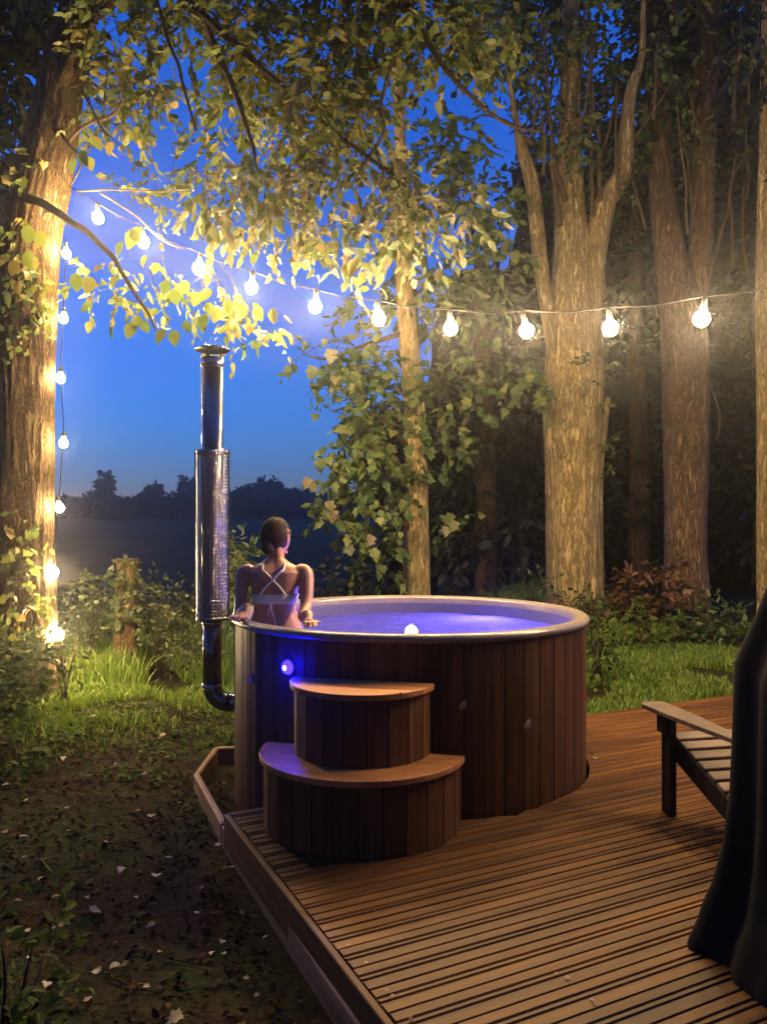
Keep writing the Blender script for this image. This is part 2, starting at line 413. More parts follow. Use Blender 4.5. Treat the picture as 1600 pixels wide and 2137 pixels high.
# rim: rolled acrylic lip
zr = ZR - ZB
prof = []
for k in range(9):
    a = R(-60 + 240 * k / 8)
    prof.append((TUBR - 0.022 + 0.046 * math.cos(a), zr - 0.026 + 0.026 * math.sin(a)))
prof += [(TUBR - 0.07, zr - 0.055), (TUBR - 0.073, zr - 0.065)]
MB().lathe(prof, 128).build('rim', M['rim'], tub, True)
RI = TUBR - 0.072
lin = [(RI, zr - 0.055), (RI - 0.008, zr - 0.2), (RI - 0.02, 0.58), (RI - 0.05, 0.56), (0.62, 0.55), (0.60, 0.53), (0.56, 0.16), (0.52, 0.13), (0.0, 0.125)]
MB().lathe(lin, 96).build('liner', M['liner'], tub, True)
WZ = 0.80
wv = MB()
ring = [(0, 0, 0)]
nr, na = 30, 120
for i in range(1, nr + 1):
    r = (RI - 0.004) * i / nr
    for k in range(na):
        a = 2 * PI * k / na; x, y = r * math.cos(a), r * math.sin(a)
        dp_ = math.hypot(x + 0.81, y + 0.34); ring.append((x, y, 0.006 * fnoise(x * 5, y * 5, 9) + 0.003 * fnoise(x * 13, y * 13, 2) + 0.006 * math.sin(dp_ * 42) * math.exp(-dp_ * 2.2)))
fs = [(0, 1 + k, 1 + (k + 1) % na) for k in range(na)]
for i in range(nr - 1):
    for k in range(na):
        a_, b_ = 1 + i * na + k, 1 + i * na + (k + 1) % na
        fs.append((a_, a_ + na, b_ + na, b_))
o = wv.add(ring, fs).build('water', M['water'], tub, True); o.location = (0, 0, WZ - ZB)
# underwater lamps: set in the wall under the waterline
lp = [(0.0, 0.014), (0.04, 0.011), (0.056, 0.005), (0.06, 0)]
o = MB().lathe(lp, 20).build('underwater_lamp', M['led_tub'], tub, True); a6 = R(48); o.location = ((RI - 0.04) * math.cos(a6), (RI - 0.04) * math.sin(a6), 0.76); o.rotation_euler = (0, -PI / 2, a6)
ang = R(-25); rr = RI - 0.035
o = MB().lathe(lp, 20).build('underwater_lamp', M['led_tub'], tub, True)
o.location = (rr * math.cos(ang), rr * math.sin(ang), 0.74); o.rotation_euler = (0, -PI / 2, ang)
# outside blue lamp
pz = W(590, 1395, 4.02)
ang = math.atan2(pz.y - TUB.y, pz.x - TUB.x)
lampr = TUBR + 0.001
o = MB().lathe([(0.046, 0.0), (0.046, 0.008), (0.041, 0.012), (0.036, 0.010)], 24).build('lamp_bezel', M['metal_dark'], tub, True)
o.location = (lampr * math.cos(ang), lampr * math.sin(ang), pz.z - ZB); o.rotation_euler = (0, PI / 2, ang)
l = MB().lathe([(0.037, 0.008), (0.034, 0.020), (0.024, 0.031), (0.0122, 0.0358)], 24).build('lamp_lens', M['led_blue'], o, True)
l2 = MB().lathe([(0.012, 0.0361), (0.006, 0.0375), (0.0, 0.038)], 16).build('lamp_core', M['led_core'], o, True)
# ------------------------------------------------------------------ steps
sdir = Vector((-0.24, -0.97, 0)).normalized()
S0 = TUB + sdir * (TUBR + 0.012)
steps = empty('tub_steps', (S0.x, S0.y, 0.002), label='two-tier half-round wooden steps standing against the hot tub', cat='steps')
steps.rotation_euler = (0, 0, math.atan2(sdir.y, sdir.x) + PI / 2)     # local -y points outward
def dshape(hw, dp, n=26, back=0.0):
    pts = [(hw * math.cos(a), back - dp * math.sin(a) * 1.0) for a in [PI * i / n for i in range(n + 1)]]
    return pts      # from right end round the front to the left end
def tier(hw, dp, z0, z1, over=0.03):
    th = 0.03
    pts = dshape(hw + over, dp + over)
    top = MB().prism([(x, y) for x, y in reversed(pts)], z1 - th, z1)
    o = top.build('tread', M['tread'], steps)
    bv = o.modifiers.new('bevel', 'BEVEL'); bv.width = 0.005; bv.segments = 2; bv.limit_method = 'ANGLE'
    # panels round the front
    n = int(round(PI * (hw + dp) / 2 / 0.105))
    fine = dshape(hw, dp, 400)
    acc = [0]
    for i in range(400): acc.append(acc[-1] + math.dist(fine[i], fine[i + 1]))
    L = acc[-1]
    def at(s):
        i = min(399, max(0, int(np.searchsorted(acc, s) - 1))); t = (s - acc[i]) / (acc[i + 1] - acc[i] + 1e-9)
        return Vector((fine[i][0] * (1 - t) + fine[i + 1][0] * t, fine[i][1] * (1 - t) + fine[i + 1][1] * t, 0))
    for k in range(n):
        a, b = at(L * k / n + 0.0025), at(L * (k + 1) / n - 0.0025)
        d = (b - a); wd = d.length
        mb = MB().prism([(-wd / 2, -0.009), (wd / 2, -0.009), (wd / 2, 0.006), (wd / 2 - 0.005, 0.010), (-wd / 2 + 0.005, 0.010), (-wd / 2, 0.006)], z0, z1 - th - 0.001)
        o = mb.build('panel', M['cedar'], steps)
        c = (a + b) / 2; o.location = (c.x, c.y, 0); o.rotation_euler = (0, 0, math.atan2(d.y, d.x) + PI)
    MB().prism([(x, y) for x, y in reversed(dshape(hw - 0.022, dp - 0.022))], z0 + 0.002, z1 - th - 0.003).build('carcass', M['soil'], steps)
tier(0.485, 0.475, 0.0, 0.352)
tier(0.335, 0.325, 0.3525, 0.697)

# ------------------------------------------------------------------ stove chimney
CY = 5.0
cx = (443 - CXP) / FPX * CY
chim = empty('stove_chimney', (cx, CY, gz(cx, CY)), label='tall stainless stove chimney with perforated shield and round rain cap beside the hot tub', cat='chimney')
cb = Vector((cx, CY, gz(cx, CY)))
def lz(py): return W(443, py, CY).z - cb.z
rp = 0.060
el = lz(1462)
dirt = (TUB - Vector((cx, CY, 0))); dirt.z = 0; dirt.normalize()
path = [Vector((0, 0, lz(1300)))]
path += [Vector((0, 0, el + 0.10))]
for k in range(1, 9):
    a = PI / 2 * k / 8
    path.append(dirt * (0.11 * (1 - math.cos(a))) + Vector((0, 0, el + 0.10 - 0.11 * math.sin(a))))
low = MB().tube(path[:2], rp, 32); low.build('lower_pipe', M['steel_dark'], chim, True)
MB().tube(path[1:], rp + 0.001, 32).build('elbow', M['steel_dark'], chim, True)
MB().tube([path[-1], path[-1] + dirt * 0.14], rp, 32).build('flue_stub', M['steel_dark'], chim, True)
for (zz, r2) in ((el + 0.10, rp + 0.006), (lz(1300), rp + 0.006)):
    MB().lathe([(rp, zz - 0.012), (r2, zz - 0.010), (r2, zz + 0.010), (rp, zz + 0.012)], 32).build('pipe_collar', M['steel'], chim, True)
MB().tube([(0, 0, lz(1296)), (0, 0, lz(748))], 0.070, 40).build('upper_pipe', M['steel_mid'], chim, True)
# perforated shield: real holes, hexagon openings in a wrapped sheet
def shield():
    r = 0.105; z0, z1 = lz(1293), lz(940); mb = MB()
    nc = 30; dz = 2 * PI * r / nc; nrow = int((z1 - z0) / dz)
    dz = (z1 - z0) / nrow
    v, f = [], []
    def pt(u, z): a = 2 * PI * u / nc; return (r * math.cos(a), r * math.sin(a), z)
    for j in range(nrow):
        for i in range(nc):
            u0 = i; zc = z0 + j * dz
            b = len(v)
            edge = j == 0 or j == nrow - 1
            v += [pt(u0, zc), pt(u0 + 1, zc), pt(u0 + 1, zc + dz), pt(u0, zc + dz)]
            if edge: f.append((b, b + 1, b + 2, b + 3)); continue
            for (du, dv) in ((0.17, 0.17), (0.83, 0.17), (0.83, 0.83), (0.17, 0.83)): v.append(pt(u0 + du, zc + dv * dz))
            for q in range(4): f.append((b + q, b + (q + 1) % 4, b + 4 + (q + 1) % 4, b + 4 + q))
    o = mb.add(v, f).build('heat_shield', M['steel_mid'], chim, True)
    sol = o.modifiers.new('thick', 'SOLIDIFY'); sol.thickness = 0.002; sol.offset = -1
    # straight side seams of the shield
    for a in (R(182), R(-2)):
        x, y = math.cos(a) * (r + 0.004), math.sin(a) * (r + 0.004)
        MB().box((x, y, (z0 + z1) / 2), (0.008, 0.014, z1 - z0 + 0.01)).build('shield_seam', M['steel'], chim)
    for zz in (z0 + 0.04, z1 - 0.04):
        for a in (R(35), R(145), R(-35), R(-145)):
            c0 = Vector((math.cos(a) * 0.068, math.sin(a) * 0.068, zz)); c1 = Vector((math.cos(a) * 0.1035, math.sin(a) * 0.1035, zz))
            MB().tube([c0, c1], 0.006, 8).build('spacer', M['steel'], chim)
shield()
zc = lz(748)
MB().lathe([(0.068, zc - 0.06), (0.074, zc - 0.055), (0.074, zc), (0.066, zc + 0.002)], 32).build('top_collar', M['steel'], chim, True)
for a in (R(20), R(140), R(260)):
    MB().box((0.055 * math.cos(a), 0.055 * math.sin(a), zc + 0.03), (0.012, 0.012, 0.062)).build('cap_bracket', M['steel'], chim)
MB().lathe([(0.0, zc + 0.056), (0.112, zc + 0.052), (0.116, zc + 0.057), (0.09, zc + 0.068), (0.04, zc + 0.079), (0.0, zc + 0.082)], 40).build('rain_cap', M['steel'], chim, True)

# ------------------------------------------------------------------ string lights
def bulb_meshes(r, mat):
    prof = [(0.0, -r * 1.06)] + [(r * math.cos(a), r * math.sin(a) * 1.05) for a in [R(-75 + 18 * k) for k in range(9)]] + [(0.017, r * 1.12), (0.014, r * 1.5)]
    b = MB().lathe(prof, 14).mesh('bulb', mat, True)
    s = MB().lathe([(0.0, r * 1.5), (0.017, r * 1.5), (0.019, r * 1.55), (0.019, r * 2.5), (0.012, r * 2.8), (0.0, r * 2.85)], 12).mesh('socket', M['socket'], True)
    return b, s
BME = bulb_meshes(BULB_R, M['bulb']); BME2 = bulb_meshes(BULB_R * 0.8, M['bulb_small'])
def light_string(name, pts, label, bm=BME):
    root = empty(name, pts[0], label=label, cat='string lights')
    o0 = Vector(pts[0])
    cab = []
    up = Vector((0, 0, BULB_R * 2.8))
    for i, p in enumerate(pts):
        p = Vector(p)
        b = link(bpy.data.objects.new('bulb', (BME if (bm is BME2 and i >= len(pts) - 2) else bm)[0]), root); b.location = p - o0
        b.rotation_euler = (random.uniform(-0.15, 0.15), random.uniform(-0.15, 0.15), 0)
        s = link(bpy.data.objects.new('socket', bm[1]), b)
        cab.append(p - o0 + up)
        if i < len(pts) - 1:
            q = Vector(pts[i + 1])
            cab.append((p + q) / 2 - o0 + up - Vector((0, 0, 0.02)))
    MB().tube(spline(cab, n=4), 0.0045, 6).build('cable', M['cable'], root, True)
    return root
pyl = [400, 455, 505, 560, 600, 640, 665, 685, 690, 685, 665]
span = []
for i, py in enumerate(pyl):
    X = -3.16 + 0.521 * i; Y = 7.5 - 0.253 * i
    px = [125, 205, 300, 415, 525, 658, 790, 940, 1098, 1273, 1463][i]
    span.append(W(px, py, Y))
for k in range(11, 14):
    span.append(Vector((-3.16 + 0.521 * k, 7.5 - 0.253 * k, 2.83 + 0.012 * (k - 10) ** 2)))
light_string('string_lights', span, 'string of round warm bulbs sagging across from the rough tree over the hot tub')
trunk_b = [W(px + 3, py, 7.36) for px, py in ((136, 530), (130, 665), (124, 790), (130, 925), (122, 1060), (108, 1195), (120, 1325))]
light_string('string_lights', trunk_b, 'string of round warm bulbs hanging down the rough tree trunk', BME2)
x, y = span[-1].x + 0.12, span[-1].y - 0.05
zb = gz(x, y); po = empty('light_post', (x, y, zb), label='square timber post holding the end of the bulb string beyond the deck', cat='post')
MB().box((0, 0, 1.9), (0.09, 0.09, 3.8), bev=0.006).build('post', M['deck_side'], po)
MB().tube([(0, 0, 3.66), (-0.09, 0, 3.64)], 0.008, 8).build('hook', M['steel_dark'], po)

# ------------------------------------------------------------------ leaves
BULBS = [np.array(p) for p in span[:11] + trunk_b[::2]]
def T_oval():
    L = [(0, 0, 0), (0.33, 0, -0.01), (0.68, 0, -0.03), (1.0, 0, -0.13)]
    v = L + [(0.14, 0.2, 0.05), (0.42, 0.3, 0.07), (0.75, 0.19, 0.02), (0.14, -0.2, 0.05), (0.42, -0.3, 0.07), (0.75, -0.19, 0.02)]
    f = [(0, 1, 4), (1, 5, 4), (1, 2, 5), (2, 6, 5), (2, 3, 6), (0, 7, 1), (1, 7, 8), (1, 8, 2), (2, 8, 9), (2, 9, 3)]
    return np.array(v, float), np.array(f)
def T_maple():
    half_ = [(0.0, 0.0), (-0.06, 0.16), (0.03, 0.24), (0.0, 0.42), (0.17, 0.36), (0.30, 0.33), (0.38, 0.47), (0.56, 0.44), (0.58, 0.27), (0.74, 0.24), (0.83, 0.10), (1.0, 0.0)]
    pol = half_ + [(x, -y) for x, y in half_[-2:0:-1]]
    v = [(x, y, 0.16 * abs(y) - 0.16 * x * x) for x, y in pol] + [(0.4, 0, -0.03)]
    n = len(pol); f = [(i, (i + 1) % n, n) for i in range(n)]
    return np.array(v, float), np.array(f)
def T_diam():
    v = [(0, 0, 0), (0.45, 0.3, 0.06), (1.0, 0, -0.08), (0.45, -0.3, 0.06)]
    return np.array(v, float), np.array([(0, 2, 1), (0, 3, 2)])
def T_long():
    v = [(0, 0, 0), (0.3, 0.11, 0.03), (0.7, 0.12, 0.0), (1.0, 0, -0.14), (0.7, -0.12, 0.0), (0.3, -0.11, 0.03), (0.5, 0, -0.02)]
    return np.array(v, float), np.array([(0, 6, 1), (1, 6, 2), (2, 6, 3), (3, 6, 4), (4, 6, 5), (5, 6, 0)])
TPL = {'oval': T_oval(), 'maple': T_maple(), 'diam': T_diam(), 'long': T_long()}
def leaf_arrays(pos, d, up, size, tpl):
    """pos (n,3), d leaf axis, up approx normal, size (n,)"""
    tv, tf = TPL[tpl]
    d = d / (np.linalg.norm(d, axis=1, keepdims=True) + 1e-9)
    y = np.cross(up, d); y /= (np.linalg.norm(y, axis=1, keepdims=True) + 1e-9)
    z = np.cross(d, y)
    Rm = np.stack([d, y, z], axis=2)                    # columns
    sv = tv[None] * size[:, None, None]
    sv[:, :, 2] *= rng.uniform(-0.3, 2.2, len(pos))[:, None]      # curl
    sv[:, :, 1] *= rng.uniform(0.55, 1.2, len(pos))[:, None]
    sv[:, :, 2] += 0.25 * rng.normal(size=len(pos))[:, None] * sv[:, :, 0] ** 2 / (size[:, None] + 1e-6)
    v = np.einsum('nij,nkj->nki', Rm, sv) + pos[:, None]
    f = tf[None] + (np.arange(len(pos)) * len(tv))[:, None, None]
    return v.reshape(-1, 3), f.reshape(-1, 3)
def sprays(clusters, per=7, size=0.09, spread=0.35, droop=0.35, flat=0.6):
    """clusters: (center Vector, radii(3), n_twigs). leaves along little drooping twigs"""
    Ps, Ds, Us = [], [], []
    tw = []
    for c, rad, n in clusters:
        u = rng.normal(size=(n, 3)); u /= np.linalg.norm(u, axis=1, keepdims=True)
        r = rng.uniform(0.15, 1, n) ** 0.45
        st = np.array(c)[None] + u * r[:, None] * np.array(rad)[None]
        td = u * 0.8 + rng.normal(size=(n, 3)) * 0.6; td[:, 2] -= droop
        td /= np.linalg.norm(td, axis=1, keepdims=True)
        L = spread * rng.uniform(0.5, 1.2, n)
        tw.append((st, td, L))
        for k in range(per):
            t = (k + 0.6) / per
            p = st + td * (L * t)[:, None]; p[:, 2] -= droop * 0.5 * L * t * t
            side = np.cross(td, np.array([0, 0, 1.0])[None]) * (1 if k % 2 else -1)
            dd = td * 0.6 + side * 0.9 + rng.normal(size=(n, 3)) * 0.35; dd[:, 2] -= droop * 0.7
            uu = np.array([0, 0, 1.0])[None] * flat + rng.normal(size=(n, 3)) * 0.5
            Ps.append(p); Ds.append(dd); Us.append(uu)
    P_, D_, U_ = np.concatenate(Ps), np.concatenate(Ds), np.concatenate(Us)
    for bp_ in BULBS:
        k_ = np.linalg.norm(P_ - bp_[None], axis=1) > 0.36
        P_, D_, U_ = P_[k_], D_[k_], U_[k_]
    sz = size * rng.uniform(0.45, 1.35, len(P_))
    return P_, D_, U_, sz, tw
def foliage(name, clusters, mat, parent, tpl='oval', kind='stuff', **k):
    P_, D_, U_, sz, tw = sprays(clusters, **k)
    org = np.array(parent.location) if parent is not None else 0
    v, f = leaf_arrays(P_ - org, D_, U_, sz, tpl)
    me = mesh_from_arrays(name, v, f); me.materials.append(mat)
    o = link(bpy.data.objects.new(name, me), parent)
    if kind: o['kind'] = kind
    return o, tw
def twig_mesh(name, tw, parent, r=0.0035, frac=0.35, mat=None):
    org = np.array(parent.location)
    V_, F_ = [], []; b = 0
    for st, td, L in tw:
        for i in range(len(st)):
            if random.random() > frac: continue
            a = st[i] - td[i] * L[i] * 0.9 - org; c = st[i] + td[i] * L[i] * 0.9 - org
            s1 = np.cross(td[i], [0.3, 0.2, 1.0]); s1 /= np.linalg.norm(s1) + 1e-9; s2 = np.cross(td[i], s1)
            for q in range(3): V_.append(a + r * 1.4 * (s1 * math.cos(q * 2.094) + s2 * math.sin(q * 2.094)))
            V_.append(c)
            F_ += [(b, b + 1, b + 3), (b + 1, b + 2, b + 3), (b + 2, b, b + 3)]; b += 4
    me = mesh_from_arrays(name, V_, F_); me.materials.append(mat or M['twig'])
    o = link(bpy.data.objects.new(name, me), parent); o['kind'] = 'stuff'
    return o
def clu(px, py, Y, rx, ry, n, ryd=None):
    c = W(px, py, Y); k = Y / FPX
    return (c, (rx * k, (ryd if ryd is not None else 0.6 * (rx + ry) / 2 * k + 0.25), ry * k), n)

# ------------------------------------------------------------------ trees
def ridge(amp, kth, kz, seed):
    def d(th, p, i):
        x, y = math.cos(th) * kth, math.sin(th) * kth
        a = 1 - abs(fnoise(x, y, p.z * kz + seed)) * 2
        b = fnoise(x * 2.7, y * 2.7, p.z * kz * 3 + seed)
        c = fnoise(math.cos(th) * 0.9, math.sin(th) * 0.9, p.z * 0.8 + seed * 3)
        return 1 + amp * a + amp * 0.6 * b + amp * 0.8 * c
    return d
def trunk(parent, name, px_path, Y, mat, n=56, amp=0.06, kth=3.2, kz=0.9, seed=0, dz=10):
    """px_path: (px, py, width_px[, Y])"""
    pts, rad = [], []
    for q in px_path:
        yy = q[3] if len(q) > 3 else Y
        pts.append(W(q[0], q[1], yy)); rad.append(q[2] / 2 * yy / FPX)
    p, r = spline(pts, rad, dz)
    org = parent.location
    return MB().tube([a - org for a in p], r, n, True, ridge(amp, kth, kz, seed)).build(name, mat, parent, True)
def branch(parent, name, px_path, mat, n=8):
    pts = [W(q[0], q[1], q[3]) for q in px_path]; rad = [q[2] / 2 * q[3] / FPX for q in px_path]
    p, r = spline(pts, rad, 6); org = parent.location
    p = [a - org + Vector((fnoise(a.x * 4, a.y * 4, a.z * 4), fnoise(a.z * 4, a.x * 4, 5), fnoise(a.y * 4, 7, a.z * 4))) * 0.02 for a in p]
    return MB().tube(p, r, n).build(name, mat, parent, True)

# --- rough tree carrying the bulbs (left)
b0 = W(45, 1470, 7.4)
lt = empty('lime_tree', (b0.x, b0.y, gz(b0.x, b0.y)), label='rough-barked leaning tree with bulbs hung down its trunk and leaves over the tub', cat='tree')
trunk(lt, 'trunk', [(30, 1540, 190), (40, 1440, 150), (48, 1250, 122), (50, 1050, 112), (52, 850, 108), (55, 700, 112), (62, 520, 118), (88, 380, 112), (115, 260, 92), (132, 140, 80), (160, 20, 66), (190, -160, 56), (230, -420, 40)], 7.4, M['bark'], 120, 0.075, 5.0, 1.0, 1, 24)
branch(lt, 'branch', [(60, 415, 20, 7.1), (115, 440, 16, 6.8), (170, 475, 13, 6.5), (230, 530, 11, 6.3), (270, 590, 9, 6.2), (300, 640, 7, 6.2), (328, 692, 4, 6.15)], M['twig'])
branch(lt, 'branch', [(120, 200, 26, 7.3), (180, 60, 20, 7.0), (240, 0, 16, 6.8), (320, -80, 12, 6.5)], M['bark'])
branch(lt, 'branch', [(140, 60, 30, 7.3), (300, -60, 24, 6.9), (420, 30, 15, 6.6), (500, 100, 13, 6.5), (600, 190, 11, 6.4), (690, 270, 10, 6.3), (770, 330, 8, 6.2), (900, 430, 5, 6.1)], M['twig'])
branch(lt, 'branch', [(300, -60, 24, 6.9), (600, -90, 18, 6.5), (820, -10, 14, 6.2), (880, 70, 12, 6.1), (960, 180, 10, 6.0), (1060, 260, 7, 6.0), (1130, 275, 4, 6.0)], M['twig'])
branch(lt, 'branch', [(320, -40, 9, 6.7), (345, 60, 9, 6.6), (375, 150, 7, 6.5), (408, 275, 5, 6.4)], M['twig_pale'])
branch(lt, 'branch', [(420, 20, 14, 6.6), (455, 110, 15, 6.6), (490, 190, 13, 6.5), (525, 305, 9, 6.4), (540, 370, 5, 6.4)], M['twig_pale'])
branch(lt, 'branch', [(760, 340, 6, 6.3), (800, 280, 8, 6.3), (795, 200, 7, 6.4), (825, 120, 5, 6.5)], M['twig_pale'])
for k, p_ in enumerate([[(150, 180, 6), (185, 175, 5), (215, 185, 4), (260, 180, 3)], [(140, 300, 8), (185, 260, 7), (235, 240, 6), (268, 180, 5), (275, 130, 3)], [(160, 170, 6), (185, 210, 5), (205, 260, 4), (230, 285, 3), (265, 320, 2)], [(130, 280, 7), (150, 310, 6), (172, 335, 5), (150, 385, 3)], [(155, 150, 6), (172, 100, 5), (178, 60, 4)], [(215, 270, 5), (218, 200, 4), (225, 150, 3)],
                          [(160, 400, 4), (260, 395, 4), (330, 398, 3), (400, 400, 2)], [(210, 405, 4), (280, 450, 3), (340, 500, 3), (380, 520, 2)]]):
    branch(lt, 'twig', [(a, b, c, 7.15 - 0.05 * i) for i, (a, b, c) in enumerate(p_)], M['twig_pale'], 6)
cl = [clu(480, 400, 6.35, 95, 45, 26), clu(600, 365, 6.3, 110, 45, 34), clu(730, 360, 6.2, 110, 45, 34), clu(830, 415, 6.1, 90, 55, 26), clu(430, 440, 6.4, 55, 40, 14),
      clu(560, 460, 6.2, 90, 30, 18), clu(690, 500, 6.0, 90, 40, 18), clu(860, 480, 6.0, 80, 40, 18), clu(730, 550, 6.0, 35, 22, 5), clu(460, 480, 6.3, 30, 26, 6), clu(940, 430, 6.2, 60, 50, 10)]
o, tw = foliage('bright_foliage', cl, M['leaf_big'], lt, 'oval', per=10, size=0.092, spread=0.3, droop=0.9)
twig_mesh('twigs', tw, lt, 0.004, 0.5)
cl = [clu(430, 605, 7.0, 80, 34, 24), clu(330, 570, 7.1, 80, 34, 20), clu(520, 650, 6.8, 60, 26, 14), clu(200, 590, 7.1, 50, 24, 8), clu(560, 690, 6.4, 30, 18, 4), clu(260, 640, 6.6, 40, 20, 4)]
o, tw = foliage('lower_foliage', cl, M['leaf_tree'], lt, 'oval', per=7, size=0.095, spread=0.3, droop=0.6)
twig_mesh('twigs', tw, lt, 0.003, 0.4)
cl = [clu(250, 60, 7, 80, 60, 46), clu(400, 30, 7, 80, 36, 40), clu(540, 100, 6.8, 90, 80, 80), clu(690, 110, 6.6, 90, 100, 90), clu(640, 230, 6.5, 80, 50, 44), clu(900, 50, 6.2, 90, 50, 60),
      clu(770, 240, 6.9, 60, 50, 36), clu(225, 190, 7.4, 60, 50, 30), clu(480, 215, 7.4, 60, 45, 40), clu(600, 290, 7, 60, 30, 26), clu(300, 200, 7.8, 50, 50, 30), clu(760, 40, 6.8, 70, 50, 50), clu(1000, 60, 6.6, 60, 50, 36),
      clu(300, 400, 8.2, 70, 30, 14), clu(230, 260, 8, 50, 30, 12), clu(400, 350, 8.2, 50, 22, 10), clu(480, 300, 8, 50, 25, 16),
      clu(500, -150, 6.6, 420, 120, 200), clu(100, -150, 7.2, 200, 130, 80), clu(850, -150, 6.2, 250, 120, 110), clu(400, -420, 7, 500, 160, 160)]
o, tw = foliage('crown', cl, M['leaf_tree'], lt, 'oval', per=10, size=0.098, spread=0.36, droop=0.45)
twig_mesh('twigs', tw, lt, 0.0035, 0.3)
# ivy climbing the trunk
cl = [clu(50, 520, 7.15, 45, 70, 40, 0.12), clu(60, 610, 7.15, 40, 50, 26, 0.1), clu(40, 690, 7.15, 40, 40, 14, 0.1), clu(60, 360, 7.15, 40, 40, 14, 0.1), clu(50, 1120, 7.15, 45, 60, 30, 0.12), clu(40, 1260, 7.1, 60, 60, 60, 0.15)]
foliage('ivy', cl, M['leaf_tree'], lt, 'maple', per=4, size=0.085, spread=0.16, droop=0.7)
# separate leaves one can pick out, on the hanging branch
leaf_me = mesh_from_arrays('leaf', TPL['oval'][0] * np.array([1, 1.25, 1]), TPL['oval'][1]); leaf_me.materials.append(M['leaf_tree'])
long_me = mesh_from_arrays('leaf', TPL['oval'][0] * np.array([1, 0.85, 1.6]), TPL['oval'][1]); long_me.materials.append(M['leaf_big'])
maple_me = mesh_from_arrays('leaf', TPL['maple'][0], TPL['maple'][1]); maple_me.materials.append(M['leaf_big'])
def leaf_at(px, py, Y, size, parent, me=None, down=1.0, spin=None):
    """size px long"""
    p = W(px, py, Y)
    o = link(bpy.data.objects.new('leaf', me or leaf_me), parent)
    d = Vector((random.uniform(-0.6, 0.6), random.uniform(-0.4, 0.3), -down)).normalized()
    up = Vector((random.uniform(-0.5, 0.5), -1, random.uniform(-0.3, 0.7)))
    y = up.cross(d).normalized(); z = d.cross(y)
    s = size * Y / FPX
    base = p - d * s * 0.5
    Mx = Matrix(((d.x, y.x, z.x), (d.y, y.y, z.y), (d.z, y.z, z.z))).to_4x4()
    o.matrix_local = Matrix.Translation(base - parent.location) @ Mx @ Matrix.Diagonal((s, s, s, 1))
    return o
hang = [(272, 690, 42), (285, 672, 34), (303, 682, 32), (335, 702, 42), (364, 706, 40), (391, 682, 32), (424, 672, 40), (432, 752, 46), (308, 655, 30), (438, 645, 34), (240, 585, 36), (160, 590, 44), (185, 595, 46), (365, 620, 40), (384, 600, 36), (345, 600, 36), (410, 625, 38),
        (430, 615, 36), (450, 660, 34), (325, 560, 32), (300, 545, 30), (250, 520, 40), (285, 490, 44), (540, 655, 38), (570, 660, 36), (505, 645, 34), (478, 640, 34), (520, 690, 26),
        (185, 340, 44), (152, 345, 36), (205, 300, 34), (255, 12, 44), (275, 500, 50), (175, 330, 40), (230, 310, 34), (60, 545, 44), (30, 560, 40), (85, 500, 42), (40, 600, 38), (18, 625, 36), (60, 490, 44)]
for a, b, c in hang: leaf_at(a, b, random.uniform(6.1, 6.5) if a > 140 else 6.95, c * 0.9, lt)
for a, b, c in [(470, 470, 46), (450, 490, 52), (430, 480, 48), (480, 500, 44), (540, 440, 48), (560, 460, 52), (575, 440, 50), (585, 470, 46), (735, 560, 58), (745, 545, 46), (700, 520, 44), (680, 525, 42), (655, 530, 44), (720, 505, 40), (670, 540, 36), (570, 545, 40), (590, 200, 46), (620, 190, 50),
                (605, 230, 50), (640, 215, 46), (625, 250, 44), (575, 205, 44), (655, 180, 40), (740, 440, 44), (600, 380, 44), (650, 350, 44), (700, 360, 48), (780, 370, 48), (830, 380, 44), (830, 350, 50), (520, 340, 50), (530, 400, 44), (420, 420, 44), (395, 430, 44), (865, 215, 38)]:
    leaf_at(a, b, random.uniform(5.95, 6.3), c * 0.85, lt, long_me)

# --- slender tree with a maple shrub behind the tub
b1 = W(874, 1300, 9.0)
st = empty('maple_tree', (b1.x, b1.y, gz(b1.x, b1.y)), label='slender straight tree with leafy side shoots just behind the hot tub', cat='tree')
trunk(st, 'trunk', [(876, 1400, 50), (874, 1240, 46), (872, 1100, 45), (868, 950, 44), (860, 800, 42), (850, 690, 38), (842, 560, 32), (838, 400, 26), (830, 200, 20), (815, 0, 14), (800, -200, 8)], 9.0, M['bark_pale'], 32, 0.05, 2.0, 1.0, 4, 12)
branch(st, 'branch', [(868, 950, 14, 9), (800, 880, 10, 8.8), (740, 850, 7, 8.6), (690, 860, 3, 8.5)], M['twig'])
branch(st, 'branch', [(872, 1120, 14, 9), (800, 1060, 10, 8.8), (730, 1050, 7, 8.6), (690, 1080, 3, 8.5)], M['twig'])
branch(st, 'branch', [(862, 830, 12, 9), (920, 790, 9, 8.9), (980, 790, 5, 8.8), (1040, 800, 3, 8.7)], M['twig'])
branch(st, 'branch', [(850, 690, 12, 9), (760, 720, 9, 8.8), (690, 750, 6, 8.6), (630, 740, 3, 8.5)], M['twig'])
cl = [clu(770, 820, 8.6, 75, 70, 60), clu(740, 930, 8.5, 60, 70, 60), clu(790, 1020, 8.6, 80, 70, 70), clu(720, 1075, 8.5, 50, 40, 26), clu(770, 1130, 8.6, 60, 40, 26), clu(920, 830, 8.9, 70, 60, 46), clu(930, 920, 8.9, 55, 40, 24), clu(940, 1090, 8.8, 26, 30, 8),
      clu(715, 745, 8.6, 50, 30, 18), clu(645, 745, 8.6, 30, 26, 8), clu(800, 740, 8.8, 60, 30, 20), clu(1010, 770, 8.8, 60, 40, 20), clu(1100, 800, 8.8, 40, 35, 14), clu(820, 930, 8.9, 60, 80, 40), clu(690, 1000, 8.5, 20, 20, 4), clu(820, 1170, 8.8, 30, 30, 6)]
cl = [(a, b, max(4, int(c * 0.72))) for a, b, c in cl]
